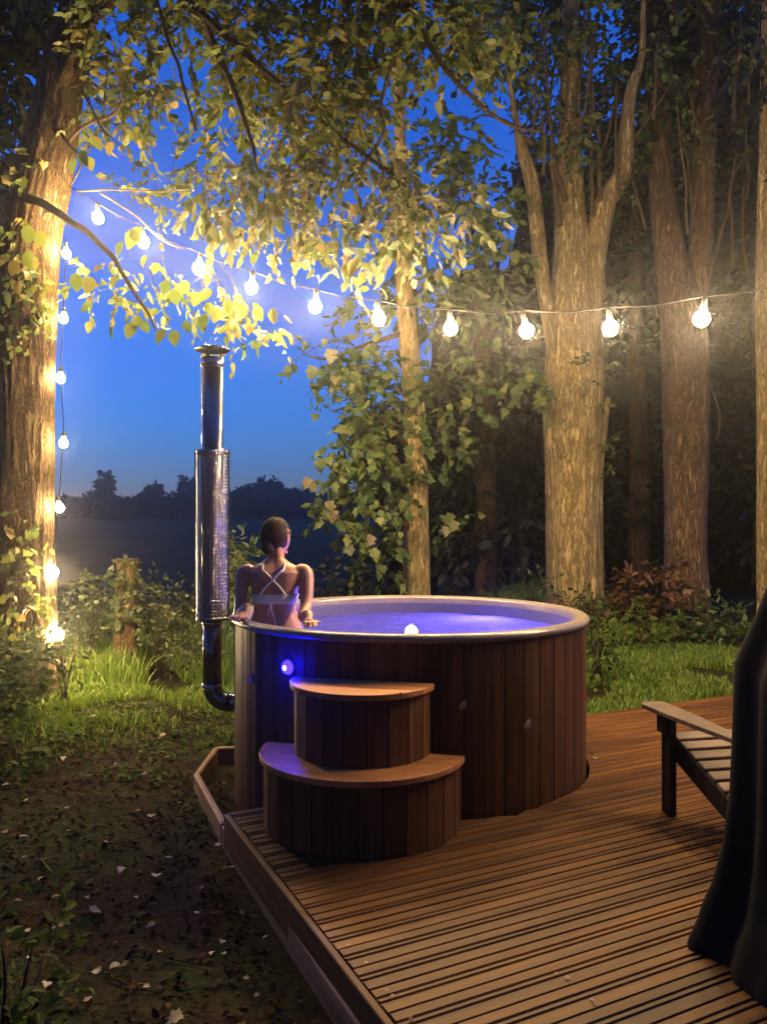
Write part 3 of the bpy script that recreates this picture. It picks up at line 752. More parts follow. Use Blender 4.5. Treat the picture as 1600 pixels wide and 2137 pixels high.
o, tw = foliage('crown', cl, M['leaf_shrub'], st, 'maple', per=6, size=0.115, spread=0.34, droop=0.5)
twig_mesh('twigs', tw, st, 0.004, 0.4)
cl = [clu(950, 300, 9.4, 90, 70, 50), clu(1000, 450, 9.2, 70, 60, 40), clu(900, 350, 9.5, 70, 50, 36), clu(1020, 560, 9.2, 60, 50, 20), clu(880, 600, 9.2, 90, 50, 34), clu(760, 620, 9.2, 60, 30, 14), clu(960, 640, 9.2, 70, 40, 20), clu(820, 30, 9.4, 90, 60, 30), clu(1050, 60, 9.4, 60, 60, 30), clu(960, 620, 9.6, 130, 80, 40), clu(820, 470, 9.6, 70, 50, 26)]
foliage('upper_crown', cl, M['leaf_shrub'], st, 'oval', per=7, size=0.13, spread=0.34, droop=0.5)
for a, b, c in [(690, 1060, 30), (695, 1080, 32), (730, 1150, 28), (745, 880, 26), (800, 1190, 20), (760, 1070, 26), (780, 950, 28), (745, 950, 30), (680, 1075, 28), (725, 900, 26), (640, 1010, 26), (655, 1020, 22), (700, 790, 30), (650, 780, 32), (690, 745, 34), (770, 1130, 30), (935, 1085, 30), (945, 1100, 28), (930, 1110, 26)]:
    leaf_at(a, b, 8.3, c * 0.95, st, maple_me)

# --- poplar with forked stems
b2 = W(1197, 1310, 10.0)
pt_ = empty('poplar_tree', (b2.x, b2.y, gz(b2.x, b2.y)), label='stout pale poplar forking into several upright stems behind the tub\'s right side', cat='tree')
trunk(pt_, 'trunk', [(1200, 1400, 150), (1199, 1300, 126), (1197, 1200, 112), (1196, 1050, 108), (1195, 900, 116), (1197, 760, 114), (1197, 640, 96), (1196, 560, 84), (1190, 440, 60), (1188, 330, 50), (1190, 200, 42), (1190, 0, 34), (1186, -250, 30)], 10.0, M['bark_pale'], 110, 0.045, 5.0, 0.5, 9, 20)
trunk(pt_, 'stem', [(1232, 740, 30), (1238, 600, 40), (1246, 500, 44), (1264, 420, 44), (1298, 360, 38), (1306, 270, 30), (1316, 190, 24), (1338, 120, 14), (1342, 20, 10), (1350, -120, 6)], 9.9, M['bark_pale'], 32, 0.07, 2.2, 0.6, 12, 10)
trunk(pt_, 'stem', [(1160, 760, 26), (1140, 640, 30), (1128, 560, 30), (1118, 460, 30), (1106, 370, 28), (1088, 310, 24), (1078, 260, 14), (1060, 150, 8), (1050, 30, 5)], 9.85, M['bark_pale'], 28, 0.07, 2.2, 0.6, 15, 10)
trunk(pt_, 'stem', [(1250, 1230, 20), (1246, 1100, 22), (1248, 980, 20), (1258, 900, 16), (1268, 830, 9)], 9.9, M['bark_pale'], 20, 0.07, 2.2, 0.6, 18, 10)
for k, p_ in enumerate([[(1236, 450, 9), (1233, 330, 8), (1231, 215, 6), (1228, 60, 4)], [(1250, 420, 9), (1250, 330, 8), (1248, 262, 5)], [(1168, 470, 14), (1158, 400, 12), (1150, 300, 8), (1140, 140, 6), (1128, 0, 4)], [(1250, 330, 6), (1270, 270, 5), (1282, 180, 3)], [(1326, 285, 7), (1360, 235, 6), (1402, 175, 4)],
                          [(1180, 420, 14), (1165, 370, 10), (1148, 320, 6)], [(1112, 300, 8), (1060, 255, 6), (1010, 240, 4), (985, 250, 3)], [(1100, 300, 7), (1125, 265, 6), (1150, 250, 4)], [(1290, 420, 8), (1284, 300, 6), (1286, 170, 4)], [(1195, 250, 8), (1215, 120, 6), (1220, -40, 4)],
                          [(1050, 330, 4), (980, 290, 4), (920, 270, 3)], [(870, 520, 4), (930, 545, 4), (950, 580, 3)], [(1085, 780, 4), (1095, 830, 4), (1130, 850, 3)]]):
    branch(pt_, 'shoot', [(a, b, c, 9.75) for a, b, c in p_], M['twig_pale'], 7)
cl = []
for k in range(46):
    px = random.uniform(1010, 1400); py = random.uniform(-320, 300)
    if py > 150 and px < 1100: continue
    cl.append(clu(px, py, random.uniform(9.6, 11.8), 60, 60, 34))
for k in range(12):
    cl.append(clu(random.uniform(1060, 1330), random.uniform(280, 420), random.uniform(10.2, 11.4), 35, 40, 9))
o, tw = foliage('crown', cl, M['leaf_shrub'], pt_, 'oval', per=7, size=0.12, spread=0.4, droop=0.5)
twig_mesh('twigs', tw, pt_, 0.004, 0.25)
cl = [clu(1258, 820, 9.7, 20, 40, 10, 0.15), clu(1270, 940, 9.7, 14, 40, 6, 0.1), clu(1240, 760, 9.6, 40, 36, 14, 0.15), clu(1120, 810, 9.6, 34, 26, 8, 0.15)]
foliage('trunk_shoots', cl, M['leaf_shrub'], pt_, 'oval', per=5, size=0.085, spread=0.2, droop=0.3)

# --- second poplar, twin-stemmed
b3 = W(1432, 1310, 11.0)
rt = empty('poplar_tree', (b3.x, b3.y, gz(b3.x, b3.y)), label='twin-stemmed poplar rising behind the rust-brown bush', cat='tree')
trunk(rt, 'trunk', [(1432, 1420, 120), (1432, 1300, 96), (1430, 1150, 82), (1430, 1000, 84), (1430, 850, 92), (1428, 720, 92), (1416, 620, 78), (1396, 520, 60), (1380, 400, 50), (1374, 250, 48), (1372, 100, 46), (1374, -150, 40)], 11.0, M['bark_red'], 100, 0.045, 5.0, 0.5, 21, 20)
trunk(rt, 'stem', [(1440, 760, 40), (1450, 640, 46), (1460, 540, 44), (1466, 420, 44), (1470, 300, 42), (1474, 150, 40), (1478, 0, 38), (1484, -200, 36)], 11.0, M['bark_red'], 40, 0.08, 2.4, 0.45, 25, 12)
for p_ in [[(1478, 580, 7), (1500, 500, 7), (1522, 420, 6), (1535, 300, 4)], [(1526, 560, 7), (1528, 480, 6), (1524, 400, 5), (1545, 330, 3)], [(1556, 560, 6), (1548, 470, 5), (1552, 380, 3)], [(1425, 860, 5), (1440, 820, 4), (1446, 770, 3)], [(1480, 800, 4), (1500, 860, 4), (1495, 920, 3)]]:
    branch(rt, 'shoot', [(a, b, c, 10.6) for a, b, c in p_], M['twig_pale'], 7)
cl = []
for k in range(40):
    cl.append(clu(random.uniform(1330, 1640), random.uniform(-300, 330), random.uniform(10.2, 13.0), 60, 60, 34))
for k in range(8): cl.append(clu(random.uniform(1340, 1600), random.uniform(330, 520), random.uniform(11.5, 13.0), 40, 50, 14))
o, tw = foliage('crown', cl, M['leaf_hedge'], rt, 'oval', per=7, size=0.12, spread=0.4, droop=0.5)
for i in range(26):
    px = random.uniform(1080, 1580); py = random.uniform(200, 560); L_ = random.uniform(120, 330); dr = random.uniform(-40, 40); yy = random.uniform(9.3, 10.6)
    own = pt_ if px < 1330 else rt
    branch(own, 'shoot', [(px, py, 6, yy), (px + dr * 0.3 + random.uniform(-8, 8), py - L_ * 0.35, 5, yy), (px + dr * 0.7, py - L_ * 0.7, 4, yy), (px + dr, py - L_, 2, yy)], M['twig_pale'], 6)
    foliage('shoot_leaves', [clu(px + dr * 0.7, py - L_ * 0.7, yy, 14, 50, 5, 0.08)], M['leaf_shrub'], own, 'oval', per=5, size=0.075, spread=0.18, droop=0.1)
# --- edge tree
b4 = W(1592, 1300, 9.6)
et = empty('young_tree', (b4.x, b4.y, gz(b4.x, b4.y)), label='thin upright tree stem beyond the twin-stemmed poplar, beside the black cover', cat='tree')
trunk(et, 'trunk', [(1596, 1420, 34), (1594, 1200, 30), (1594, 900, 30), (1590, 600, 28), (1596, 300, 24), (1600, 0, 20), (1606, -200, 14)], 9.6, M['bark_pale'], 24, 0.06, 2.0, 0.8, 31, 10)
foliage('crown', [clu(1600, 100, 9.6, 120, 160, 90), clu(1620, 400, 9.8, 60, 80, 20), clu(1600, -160, 9.6, 150, 100, 60)], M['leaf_dark'], et, 'oval', per=7, size=0.12, spread=0.4)

# --- dark wood behind
def wood_tree(px, Y, wpx, top, bot, label, n=260, seed=0, trw=50, mat='leaf_dark'):
    b = W(px, 1250, Y); z0 = gz(b.x, Y)
    root = empty('woodland_tree', (b.x, Y, z0), label=label, cat='tree', group='dark trees of the wood behind the poplars')
    k = Y / FPX
    trunk(root, 'trunk', [(px, 1320, trw), (px + 4, 1000, trw * 0.8), (px - 6, 600, trw * 0.6), (px + 5, top, trw * 0.3)], Y, M['bark'], 20, 0.06, 2, 0.8, seed, 8)
    cl = []
    hh = bot - top
    nb = max(6, int(hh * wpx / 16000))
    for i in range(nb):
        py = top + hh * (i + random.random()) / nb
        cl.append(clu(px + random.uniform(-0.5, 0.5) * wpx, py, Y + random.uniform(-0.5, 0.9), wpx * 0.3, 90, int(n / nb) + 8))
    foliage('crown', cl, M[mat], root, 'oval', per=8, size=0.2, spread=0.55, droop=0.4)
    # thick inner mass of twigs and leaves
    pts = []
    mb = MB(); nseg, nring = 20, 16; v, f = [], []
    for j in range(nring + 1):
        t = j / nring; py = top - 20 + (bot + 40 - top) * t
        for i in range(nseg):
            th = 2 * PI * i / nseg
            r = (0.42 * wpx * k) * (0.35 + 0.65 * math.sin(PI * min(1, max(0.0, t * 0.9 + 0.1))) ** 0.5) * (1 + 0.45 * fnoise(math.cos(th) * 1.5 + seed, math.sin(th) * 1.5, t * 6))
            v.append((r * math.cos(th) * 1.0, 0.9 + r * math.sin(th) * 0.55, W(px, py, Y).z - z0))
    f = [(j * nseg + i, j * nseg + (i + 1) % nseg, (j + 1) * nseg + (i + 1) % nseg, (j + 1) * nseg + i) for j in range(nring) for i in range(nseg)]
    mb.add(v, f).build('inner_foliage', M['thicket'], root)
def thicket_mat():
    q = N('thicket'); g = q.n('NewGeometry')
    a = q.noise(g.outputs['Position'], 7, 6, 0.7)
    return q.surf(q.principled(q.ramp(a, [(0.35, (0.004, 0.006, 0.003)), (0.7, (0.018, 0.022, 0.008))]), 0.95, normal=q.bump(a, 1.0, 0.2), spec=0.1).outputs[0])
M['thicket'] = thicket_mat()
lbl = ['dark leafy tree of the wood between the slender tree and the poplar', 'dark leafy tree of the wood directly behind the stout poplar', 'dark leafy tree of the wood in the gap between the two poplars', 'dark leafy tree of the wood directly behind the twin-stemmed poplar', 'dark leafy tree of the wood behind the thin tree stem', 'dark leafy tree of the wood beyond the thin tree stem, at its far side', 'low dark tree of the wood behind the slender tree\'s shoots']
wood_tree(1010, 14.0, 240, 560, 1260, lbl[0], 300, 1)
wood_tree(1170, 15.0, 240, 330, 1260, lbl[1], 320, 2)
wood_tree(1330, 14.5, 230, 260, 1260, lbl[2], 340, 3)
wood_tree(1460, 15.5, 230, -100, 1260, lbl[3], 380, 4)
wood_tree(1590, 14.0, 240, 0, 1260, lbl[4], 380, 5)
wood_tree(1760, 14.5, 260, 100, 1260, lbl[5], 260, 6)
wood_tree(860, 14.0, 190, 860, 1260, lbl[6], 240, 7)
# dark tree behind the rough tree (upper left)
b = W(-40, 1300, 9.5)
dt = empty('dark_tree', (b.x, 9.5, gz(b.x, 9.5)), label='dark leafy tree standing behind the rough-barked tree', cat='tree')
trunk(dt, 'trunk', [(-60, 1420, 90), (-60, 900, 70), (-50, 400, 60), (-40, 0, 40)], 9.5, M['bark'], 20, 0.06, 2, 0.8, 44, 8)
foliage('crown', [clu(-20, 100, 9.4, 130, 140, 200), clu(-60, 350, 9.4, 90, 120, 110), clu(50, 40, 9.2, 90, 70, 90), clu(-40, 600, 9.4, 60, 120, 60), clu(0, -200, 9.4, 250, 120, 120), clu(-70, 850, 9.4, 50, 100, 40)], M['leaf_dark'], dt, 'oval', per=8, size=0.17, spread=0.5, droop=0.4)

# trees out of view, added to cut the sky light on the deck
def blocker_tree(x, y, H, r, label, lean=(0, 0), seed=0):
    z0 = gz(x, y)
    root = empty('blocker_tree', (x, y, z0), label=label, cat='tree', group='unseen trees added round the deck to block sky light')
    p, rr = spline([(0, 0, -0.3), (0.05, 0, H * 0.3), (lean[0] * 0.4, lean[1] * 0.4, H * 0.65), (lean[0], lean[1], H)], [0.32, 0.25, 0.16, 0.05], 8)
    MB().tube(p, rr, 24, True, ridge(0.06, 2.4, 0.8, seed)).build('trunk', M['bark'], root, True)
    cl = []
    for k in range(16):
        t = random.uniform(0.12, 1.0)
        c = Vector((x + lean[0] * t + random.uniform(-0.6, 0.6) * r, y + lean[1] * t + random.uniform(-0.6, 0.6) * r, z0 + H * t))
        cl.append((c, (r * 0.55, r * 0.55, H * 0.11), 46))
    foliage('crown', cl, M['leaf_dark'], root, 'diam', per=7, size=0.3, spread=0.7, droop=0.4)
blocker_tree(-3.2, -3.4, 9, 2.8, 'unseen dark leafy tree, added to block sky light, standing behind the deck, off its left edge', (0.6, 1.6), 61)
blocker_tree(1.0, -4.6, 9, 3.0, 'unseen dark leafy tree, added to block sky light, standing squarely behind the deck', (0.0, 2.2), 62)
blocker_tree(5.2, -2.6, 9, 2.8, 'dark leafy grove tree standing off the deck\'s near right corner', (-1.4, 1.2), 63)
blocker_tree(7.0, 2.4, 9, 2.6, 'dark leafy grove tree standing off the deck\'s right side', (-1.6, 0.2), 64)
blocker_tree(-5.6, 0.6, 8, 2.4, 'unseen dark leafy tree, added to block sky light, standing on the leaf-strewn ground left of the deck', (0.8, 0.4), 65)
blocker_tree(-6.6, 5.0, 8, 2.2, 'unseen dark leafy tree, added to block sky light, standing left of the rough-barked tree', (0.2, 0.2), 66)
# ------------------------------------------------------------------ shrubs and weeds
def bush(name, px, py, Y, rx, ry, n, label, mat='leaf_shrub', size=0.09, tpl='oval', cat='bush', group=None, extra=()):
    c = W(px, py, Y); z0 = gz(c.x, Y)
    root = empty(name, (c.x, Y, z0), label=label, cat=cat, group=group)
    cl = [clu(px, py, Y, rx, ry, n)] + [clu(*e) for e in extra]
    foliage('foliage', cl, M[mat], root, tpl, per=6, size=size, spread=0.26, droop=0.15, flat=0.7)
    mb = MB()
    for k in range(7):
        a = random.uniform(0, 2 * PI); q = Vector((math.cos(a) * rx * Y / FPX * 0.7, math.sin(a) * 0.2, c.z - z0 + ry * Y / FPX * random.uniform(-0.2, 0.6)))
        mb = MB().tube(spline([(random.uniform(-0.06, 0.06), 0, -0.03), q * 0.5 + Vector((0, 0, 0.06)), q], n=4), [0.012, 0.011, 0.01, 0.01, 0.009, 0.008, 0.007, 0.006, 0.004], 6)
        mb.build('stem', M['twig'], root, True)
    return root
bush('rust_bush', 1360, 1235, 9.6, 85, 50, 120, 'rust-brown leafy bush at the foot of the twin-stemmed poplar', 'leaf_brown', 0.10)
bush('green_bush', 1490, 1300, 8.8, 60, 45, 70, 'green bush right of the rust-brown bush at the lawn\'s edge', 'leaf_shrub', 0.08)
bush('green_weed', 1345, 1310, 8.4, 28, 50, 36, 'upright green weed standing in front of the rust-brown bush', 'leaf_ground', 0.08)
bush('ivy_bush', 1235, 1270, 9.3, 30, 40, 36, 'dark ivy bush hugging the foot of the stout poplar', 'leaf_shrub', 0.075)
bush('leafy_plant', 1248, 1345, 7.2, 24, 45, 36, 'leafy plant growing up beside the tub\'s right rim', 'leaf_ground', 0.075)
bush('dark_bush', 1420, 1340, 9.0, 60, 30, 60, 'low dark bush under the rust-brown bush', 'leaf_dark', 0.08)
bush('ivy_bush', 1120, 1235, 9.6, 40, 24, 30, 'low ivy bush between the tub rim and the stout poplar', 'leaf_shrub', 0.07)
bush('field_bush', 505, 1180, 8.4, 36, 60, 60, 'green bush between the chimney and the bathing person', 'leaf_shrub', 0.085, extra=((480, 1270, 8.2, 40, 50, 36),))
bush('hedge_bush', 340, 1260, 8.6, 80, 46, 150, 'tangled green bush between the ivy-covered stump and the chimney', 'leaf_hedge', 0.06, extra=((400, 1320, 8.2, 60, 50, 90),))
bush('hedge_bush', 190, 1250, 8.6, 50, 60, 130, 'tangled green bush between the rough tree and the ivy-covered stump', 'leaf_hedge', 0.06)
bush('hedge_bush', 700, 1210, 10.5, 70, 40, 60, 'low dark bush behind the bathing person, under the maple shoots', 'leaf_dark', 0.09)
bush('bramble_bush', 30, 1390, 6.6, 90, 70, 140, 'dense ivy and bramble at the rough tree\'s foot', 'leaf_ground', 0.08, extra=((-40, 1480, 6.0, 70, 60, 60),))
bush('weed_clump', 135, 1345, 7.2, 36, 30, 24, 'bright weed clump right beside the lowest bulbs on the trunk', 'leaf_ground', 0.075)
bush('weed_clump', 20, 2060, 2.3, 110, 90, 40, 'green weed clump low on the dark ground farthest from the tub', 'leaf_ground', 0.05)
bush('weed_clump', 60, 1560, 5.4, 100, 40, 70, 'low green weeds spreading in front of the bramble', 'leaf_ground', 0.06)
# ivy-covered stump in the hedge
b = W(265, 1290, 8.5)
sp = empty('stump', (b.x, 8.5, gz(b.x, 8.5)), label='ivy-covered tree stump standing in the hedge between rough tree and chimney', cat='stump')
trunk(sp, 'trunk', [(264, 1440, 56), (264, 1340, 48), (265, 1250, 44), (266, 1165, 42)], 8.5, M['bark'], 28, 0.09, 2.4, 1.0, 50, 10)
foliage('ivy', [clu(265, 1200, 8.3, 34, 40, 26, 0.14), clu(270, 1280, 8.3, 34, 40, 30, 0.14)], M['leaf_hedge'], sp, 'maple', per=6, size=0.065, spread=0.14, droop=0.6)

# ------------------------------------------------------------------ grass, ground cover and litter
def indeck(x, y):
    s, t = sdeck(Vector((x, y, 0)))
    if s > -0.09 and t > -0.02 and t < 3.5: return True
    if math.hypot(x - TUB.x, y - TUB.y) < 1.13: return True
    if s > 1.2 and t > -0.78: return True
    return False
def grass(name, boxes, hgt, label):
    Ps = []
    for x0, x1, y0, y1, n in boxes:
        k = 0
        while k < n:
            x, y = random.uniform(x0, x1), random.uniform(y0, y1); k += 1
            if indeck(x, y) or fnoise(x * 1.1, y * 1.1, 2) < -0.25: continue
            if x < 0 and y < 6.5 + 0.9 * fnoise(x * 0.9, 3.0, 1) + random.gauss(0, 0.45): continue
            Ps.append((x, y, gz(x, y)))
    P_ = np.array(Ps); n = len(P_)
    a = rng.uniform(0, 2 * PI, n); hh = hgt * rng.uniform(0.4, 1.3, n); lean = rng.normal(size=(n, 2)) * 0.4
    wv_ = 0.006 * rng.uniform(0.6, 1.5, n)
    sx, sy = np.cos(a) * wv_, np.sin(a) * wv_
    v = np.zeros((n, 5, 3))
    v[:, 0] = P_ + np.stack([sx, sy, sx * 0 - 0.005], 1); v[:, 1] = P_ - np.stack([sx, sy, sx * 0 + 0.005], 1)
    mid = P_ + np.stack([lean[:, 0] * hh * 0.35, lean[:, 1] * hh * 0.35, hh * 0.55], 1)
    v[:, 2] = mid + np.stack([sx, sy, sx * 0], 1) * 0.8; v[:, 3] = mid - np.stack([sx, sy, sx * 0], 1) * 0.8
    v[:, 4] = P_ + np.stack([lean[:, 0] * hh, lean[:, 1] * hh, hh * 0.95], 1)
    tf = np.array([(0, 1, 3), (0, 3, 2), (2, 3, 4)])
    f = tf[None] + (np.arange(n) * 5)[:, None, None]
    me = mesh_from_arrays(name, v.reshape(-1, 3), f.reshape(-1, 3)); me.materials.append(M['grass'])
    tag(link(bpy.data.objects.new(name, me)), label, 'grass', kind='stuff')
grass('lawn_grass', [(0.9, 5.0, 5.0, 9.5, 60000), (-5.0, -1.1, 4.6, 10, 52000), (-1.2, 1.2, 6.0, 10, 8000)], 0.09, 'short lit grass of the lawn around the trees and the deck')
grass('rough_grass', [(-7, 3, 9.5, 13, 16000), (-5.2, -1.6, 7.9, 9.5, 9000)], 0.35, 'long rough grass along the edge of the field')
def cover(name, boxes, mat, size, label, cat, tpl='oval', flatk=1.0, lift=0.015, tilt=0.3):
    Ps = []
    for x0, x1, y0, y1, n, gate in boxes:
        for k in range(n):
            x, y = random.uniform(x0, x1), random.uniform(y0, y1)
            if indeck(x, y) or fnoise(x * 1.6, y * 1.6, 5) < gate: continue
            Ps.append((x, y, gz(x, y) + random.uniform(0.3, 1) * lift))
    P_ = np.array(Ps); n = len(P_)
    a = rng.uniform(0, 2 * PI, n); d = np.stack([np.cos(a), np.sin(a), rng.normal(size=n) * tilt], 1)
    up = np.stack([rng.normal(size=n) * tilt, rng.normal(size=n) * tilt, np.ones(n)], 1)
    v, f = leaf_arrays(P_, d, up, size * rng.uniform(0.5, 1.3, n), tpl)
    me = mesh_from_arrays(name, v, f); me.materials.append(M[mat])
    tag(link(bpy.data.objects.new(name, me)), label, cat, kind='stuff')
cover('leaf_litter', [(-3.6, 1.0, 1.3, 5.2, 9000, -0.5), (-5, -1.0, 5.2, 7.5, 3500, -0.4)], 'litter', 0.038, 'brown leaf litter covering the dark ground beside the deck', 'leaf litter', lift=0.02, tilt=0.35)
cover('ground_cover', [(-3.6, 0.4, 1.3, 5.2, 2200, 0.12), (-5.5, -1.0, 5.0, 9.0, 8000, -0.1), (1.2, 5.5, 5.4, 9.5, 3000, 0.0)], 'leaf_ground', 0.05, 'low green ground cover plants scattered over the earth', 'ground cover', lift=0.05, tilt=0.5)
V_, F_ = [], []
for i in range(420):
    x, y = random.uniform(-3.4, 0.6), random.uniform(1.4, 6.4)
    if indeck(x, y): continue
    a = random.uniform(0, 6.28); L_ = random.uniform(0.05, 0.22); r_ = random.uniform(0.0015, 0.0045); b = len(V_)
    d = Vector((math.cos(a), math.sin(a), random.uniform(-0.05, 0.15))) * L_; n_ = Vector((-d.y, d.x, 0)).normalized()
    p0 = Vector((x, y, gz(x, y) + 0.012)); mid = p0 + d * 0.5 + n_ * random.uniform(-0.02, 0.02) * L_ * 5
    for c_, k_ in ((p0, 1.0), (mid, 0.8), (p0 + d, 0.4)):
        for q_ in range(3): V_.append(c_ + n_ * r_ * k_ * math.cos(q_ * 2.094) + Vector((0, 0, r_ * k_ * math.sin(q_ * 2.094))))
    for u_ in (0, 3):
        for q_ in range(3):
            q2 = (q_ + 1) % 3; F_ += [(b + u_ + q_, b + u_ + q2, b + u_ + 3 + q2), (b + u_ + q_, b + u_ + 3 + q2, b + u_ + 3 + q_)]
me = mesh_from_arrays('twig_litter', V_, F_); me.materials.append(M['twig'])
tag(link(bpy.data.objects.new('twig_litter', me)), 'thin broken twigs strewn over the dark ground beside the deck', 'twigs', kind='stuff')
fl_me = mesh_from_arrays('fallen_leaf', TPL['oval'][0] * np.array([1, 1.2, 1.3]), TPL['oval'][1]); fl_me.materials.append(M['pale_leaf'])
fl2_me = mesh_from_arrays('fallen_leaf', TPL['maple'][0] * np.array([1, 1, 1.8]), TPL['maple'][1]); fl2_me.materials.append(M['pale_leaf'])
def fallen(x, y, z, s, label, group, me):
    o = tag(link(bpy.data.objects.new('fallen_leaf', me)), label, 'leaf', group)
    o.location = (x, y, z); o.scale = (s, s, s)
    o.rotation_euler = (random.uniform(-0.3, 0.3), random.uniform(-0.3, 0.3), random.uniform(0, 6.28))
spots = [(325, 1830, 34), (190, 1900, 30), (250, 2010, 28), (205, 2030, 26), (380, 2118, 44), (265, 2012, 22), (145, 1735, 22), (255, 1807, 24), (40, 1748, 22), (110, 1940, 26), (130, 1935, 22), (60, 1945, 26), (75, 1955, 20), (315, 1705, 26), (345, 1790, 18), (470, 1780, 20), (478, 1810, 20), (55, 1675, 22), (45, 1790, 16), (325, 1925, 20),
         (400, 1615, 20), (360, 1580, 22), (310, 1615, 18), (250, 1620, 16), (250, 1592, 16), (190, 1620, 16), (290, 1690, 16), (375, 1675, 16), (450, 1765, 18), (485, 1810, 18), (445, 1985, 22), (470, 1990, 20), (465, 1960, 18), (520, 2040, 18), (540, 2070, 16), (560, 1950, 16), (160, 1510, 22), (150, 1550, 20), (130, 1580, 20), (100, 1560, 18), (60, 1600, 18), (200, 1500, 18),
         (345, 1530, 22), (310, 1540, 20), (260, 1480, 20), (400, 1500, 16), (20, 1640, 18), (15, 1740, 20), (330, 1990, 18), (410, 1905, 16), (500, 1900, 16), (100, 2050, 24), (180, 2090, 20), (300, 2060, 20), (60, 2000, 18), (90, 1830, 16), (140, 1690, 16), (220, 1760, 14), (180, 1870, 14), (280, 1870, 14), (420, 1850, 14), (30, 1880, 16), (505, 1663, 12)]
for (px, py, s) in spots:
    zz = -0.19; Y = FPX * (CZ - zz) / (py - HYP); X = (px - CXP) / FPX * Y
    fallen(X, Y, gz(X, Y) + 0.03, s * random.uniform(0.75, 1.05) * Y / FPX, 'pale fallen leaf lying on the dark ground beside the deck', 'pale leaves on the dark ground', random.choice((fl_me, fl2_me)))
for (px, py, s) in [(1028, 1698, 14), (730, 1975, 9), (760, 2012, 9), (805, 2068, 9), (815, 2080, 9), (855, 2125, 12), (1163, 2033, 9), (1178, 2042, 12), (1230, 2088, 9), (1245, 2098, 9), (1235, 1582, 14), (1240, 1575, 12)]:
    Y = FPX * CZ / (py - HYP); X = (px - CXP) / FPX * Y
    fallen(X, Y, 0.006, s * Y / FPX, 'tiny pale leaf scrap lying on the deck boards', 'pale scraps on the deck', fl_me)
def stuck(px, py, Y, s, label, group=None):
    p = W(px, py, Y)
    o = tag(link(bpy.data.objects.new('pale_fleck', fl_me)), label, 'leaf', group)  # small pale fleck, drawn with the leaf mesh
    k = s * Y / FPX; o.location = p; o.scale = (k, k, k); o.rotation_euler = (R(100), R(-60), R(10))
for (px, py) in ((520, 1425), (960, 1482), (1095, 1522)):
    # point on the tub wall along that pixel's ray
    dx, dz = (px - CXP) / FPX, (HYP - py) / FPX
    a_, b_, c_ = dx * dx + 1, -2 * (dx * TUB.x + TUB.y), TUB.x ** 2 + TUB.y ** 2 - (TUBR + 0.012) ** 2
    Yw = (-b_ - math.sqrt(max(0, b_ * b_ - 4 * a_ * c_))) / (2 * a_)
    stuck(px, py, Yw, 24, 'pale narrow fleck on the side of the hot tub', 'pale flecks on the tub')
stuck(830, 1458, 3.55, 16, 'pale narrow fleck on the edge of the upper step')

# ------------------------------------------------------------------ the far side of the field
def far_tree(px, top, wpx, Y, label, name, group, poplar=False):
    x = (px - CXP) / FPX * Y; z0 = gz(x, Y); ztop = W(px, top, Y).z
    root = empty(name, (x, Y, z0), label=label, cat='tree', group=group)
    H = ztop - z0; rw = wpx / 2 * Y / FPX
    MB().tube([(0, 0, -0.2), (0, 0, H * 0.5)], [0.35, 0.2], 6).build('trunk', M['bark'], root)
    cl = []
    if poplar: cl = [((x, Y, z0 + H * t), (rw * (0.5 + 0.5 * math.sin(PI * min(1, t + 0.1))), rw, H * 0.16), 60) for t in (0.15, 0.35, 0.55, 0.75, 0.9)]
    else:
        cl = [((x, Y, z0 + H * 0.5), (rw * 0.9, rw * 0.8, H * 0.42), 170), ((x, Y, z0 + H * 0.2), (rw * 1.25, rw * 0.8, H * 0.22), 110)]
        for k in range(5): cl.append(((x + random.uniform(-0.7, 0.7) * rw, Y + random.uniform(-0.5, 0.5) * rw, z0 + H * random.uniform(0.5, 0.86)), (rw * 0.4, rw * 0.4, H * 0.14), 30))
    foliage('crown', [(Vector(a), b, c) for a, b, c in cl], M['far_leaf'], root, 'diam', per=5, size=0.95, spread=0.9, droop=0.2)
G = 'dark trees along the far edge of the field'
ft = [(95, 1050, 60), (135, 1047, 50), (175, 1046, 46), (198, 1036, 36), (250, 1052, 40), (275, 1044, 40), (300, 1040, 34), (345, 1044, 34), (368, 1040, 34), (415, 1040, 40), (450, 1040, 40), (480, 1034, 44), (505, 1024, 44), (590, 1018, 50), (622, 1027, 48), (652, 1032, 46), (690, 1036, 50), (730, 1034, 50), (770, 1040, 50), (820, 1040, 60), (60, 1045, 60), (20, 1048, 60), (-30, 1045, 70)]
for px, top, wd in ft: far_tree(px, top, wd, 110 + random.uniform(-4, 4), 'dark rounded tree in the hedgerow across the field', 'distant_tree', G)
far_tree(545, 1001, 74, 107, 'broadest dark round-topped tree in the hedgerow across the field', 'distant_tree', G)
far_tree(220, 1000, 22, 108, 'tall narrow columnar tree standing clear above the far hedgerow', 'distant_poplar', G, True)
far_tree(391, 1008, 20, 108, 'narrow columnar tree of the far hedgerow, half behind the chimney', 'distant_poplar', G, True)
far_tree(322, 1022, 26, 109, 'small pointed tree in the far hedgerow between the two columnar trees', 'distant_poplar', G, True)

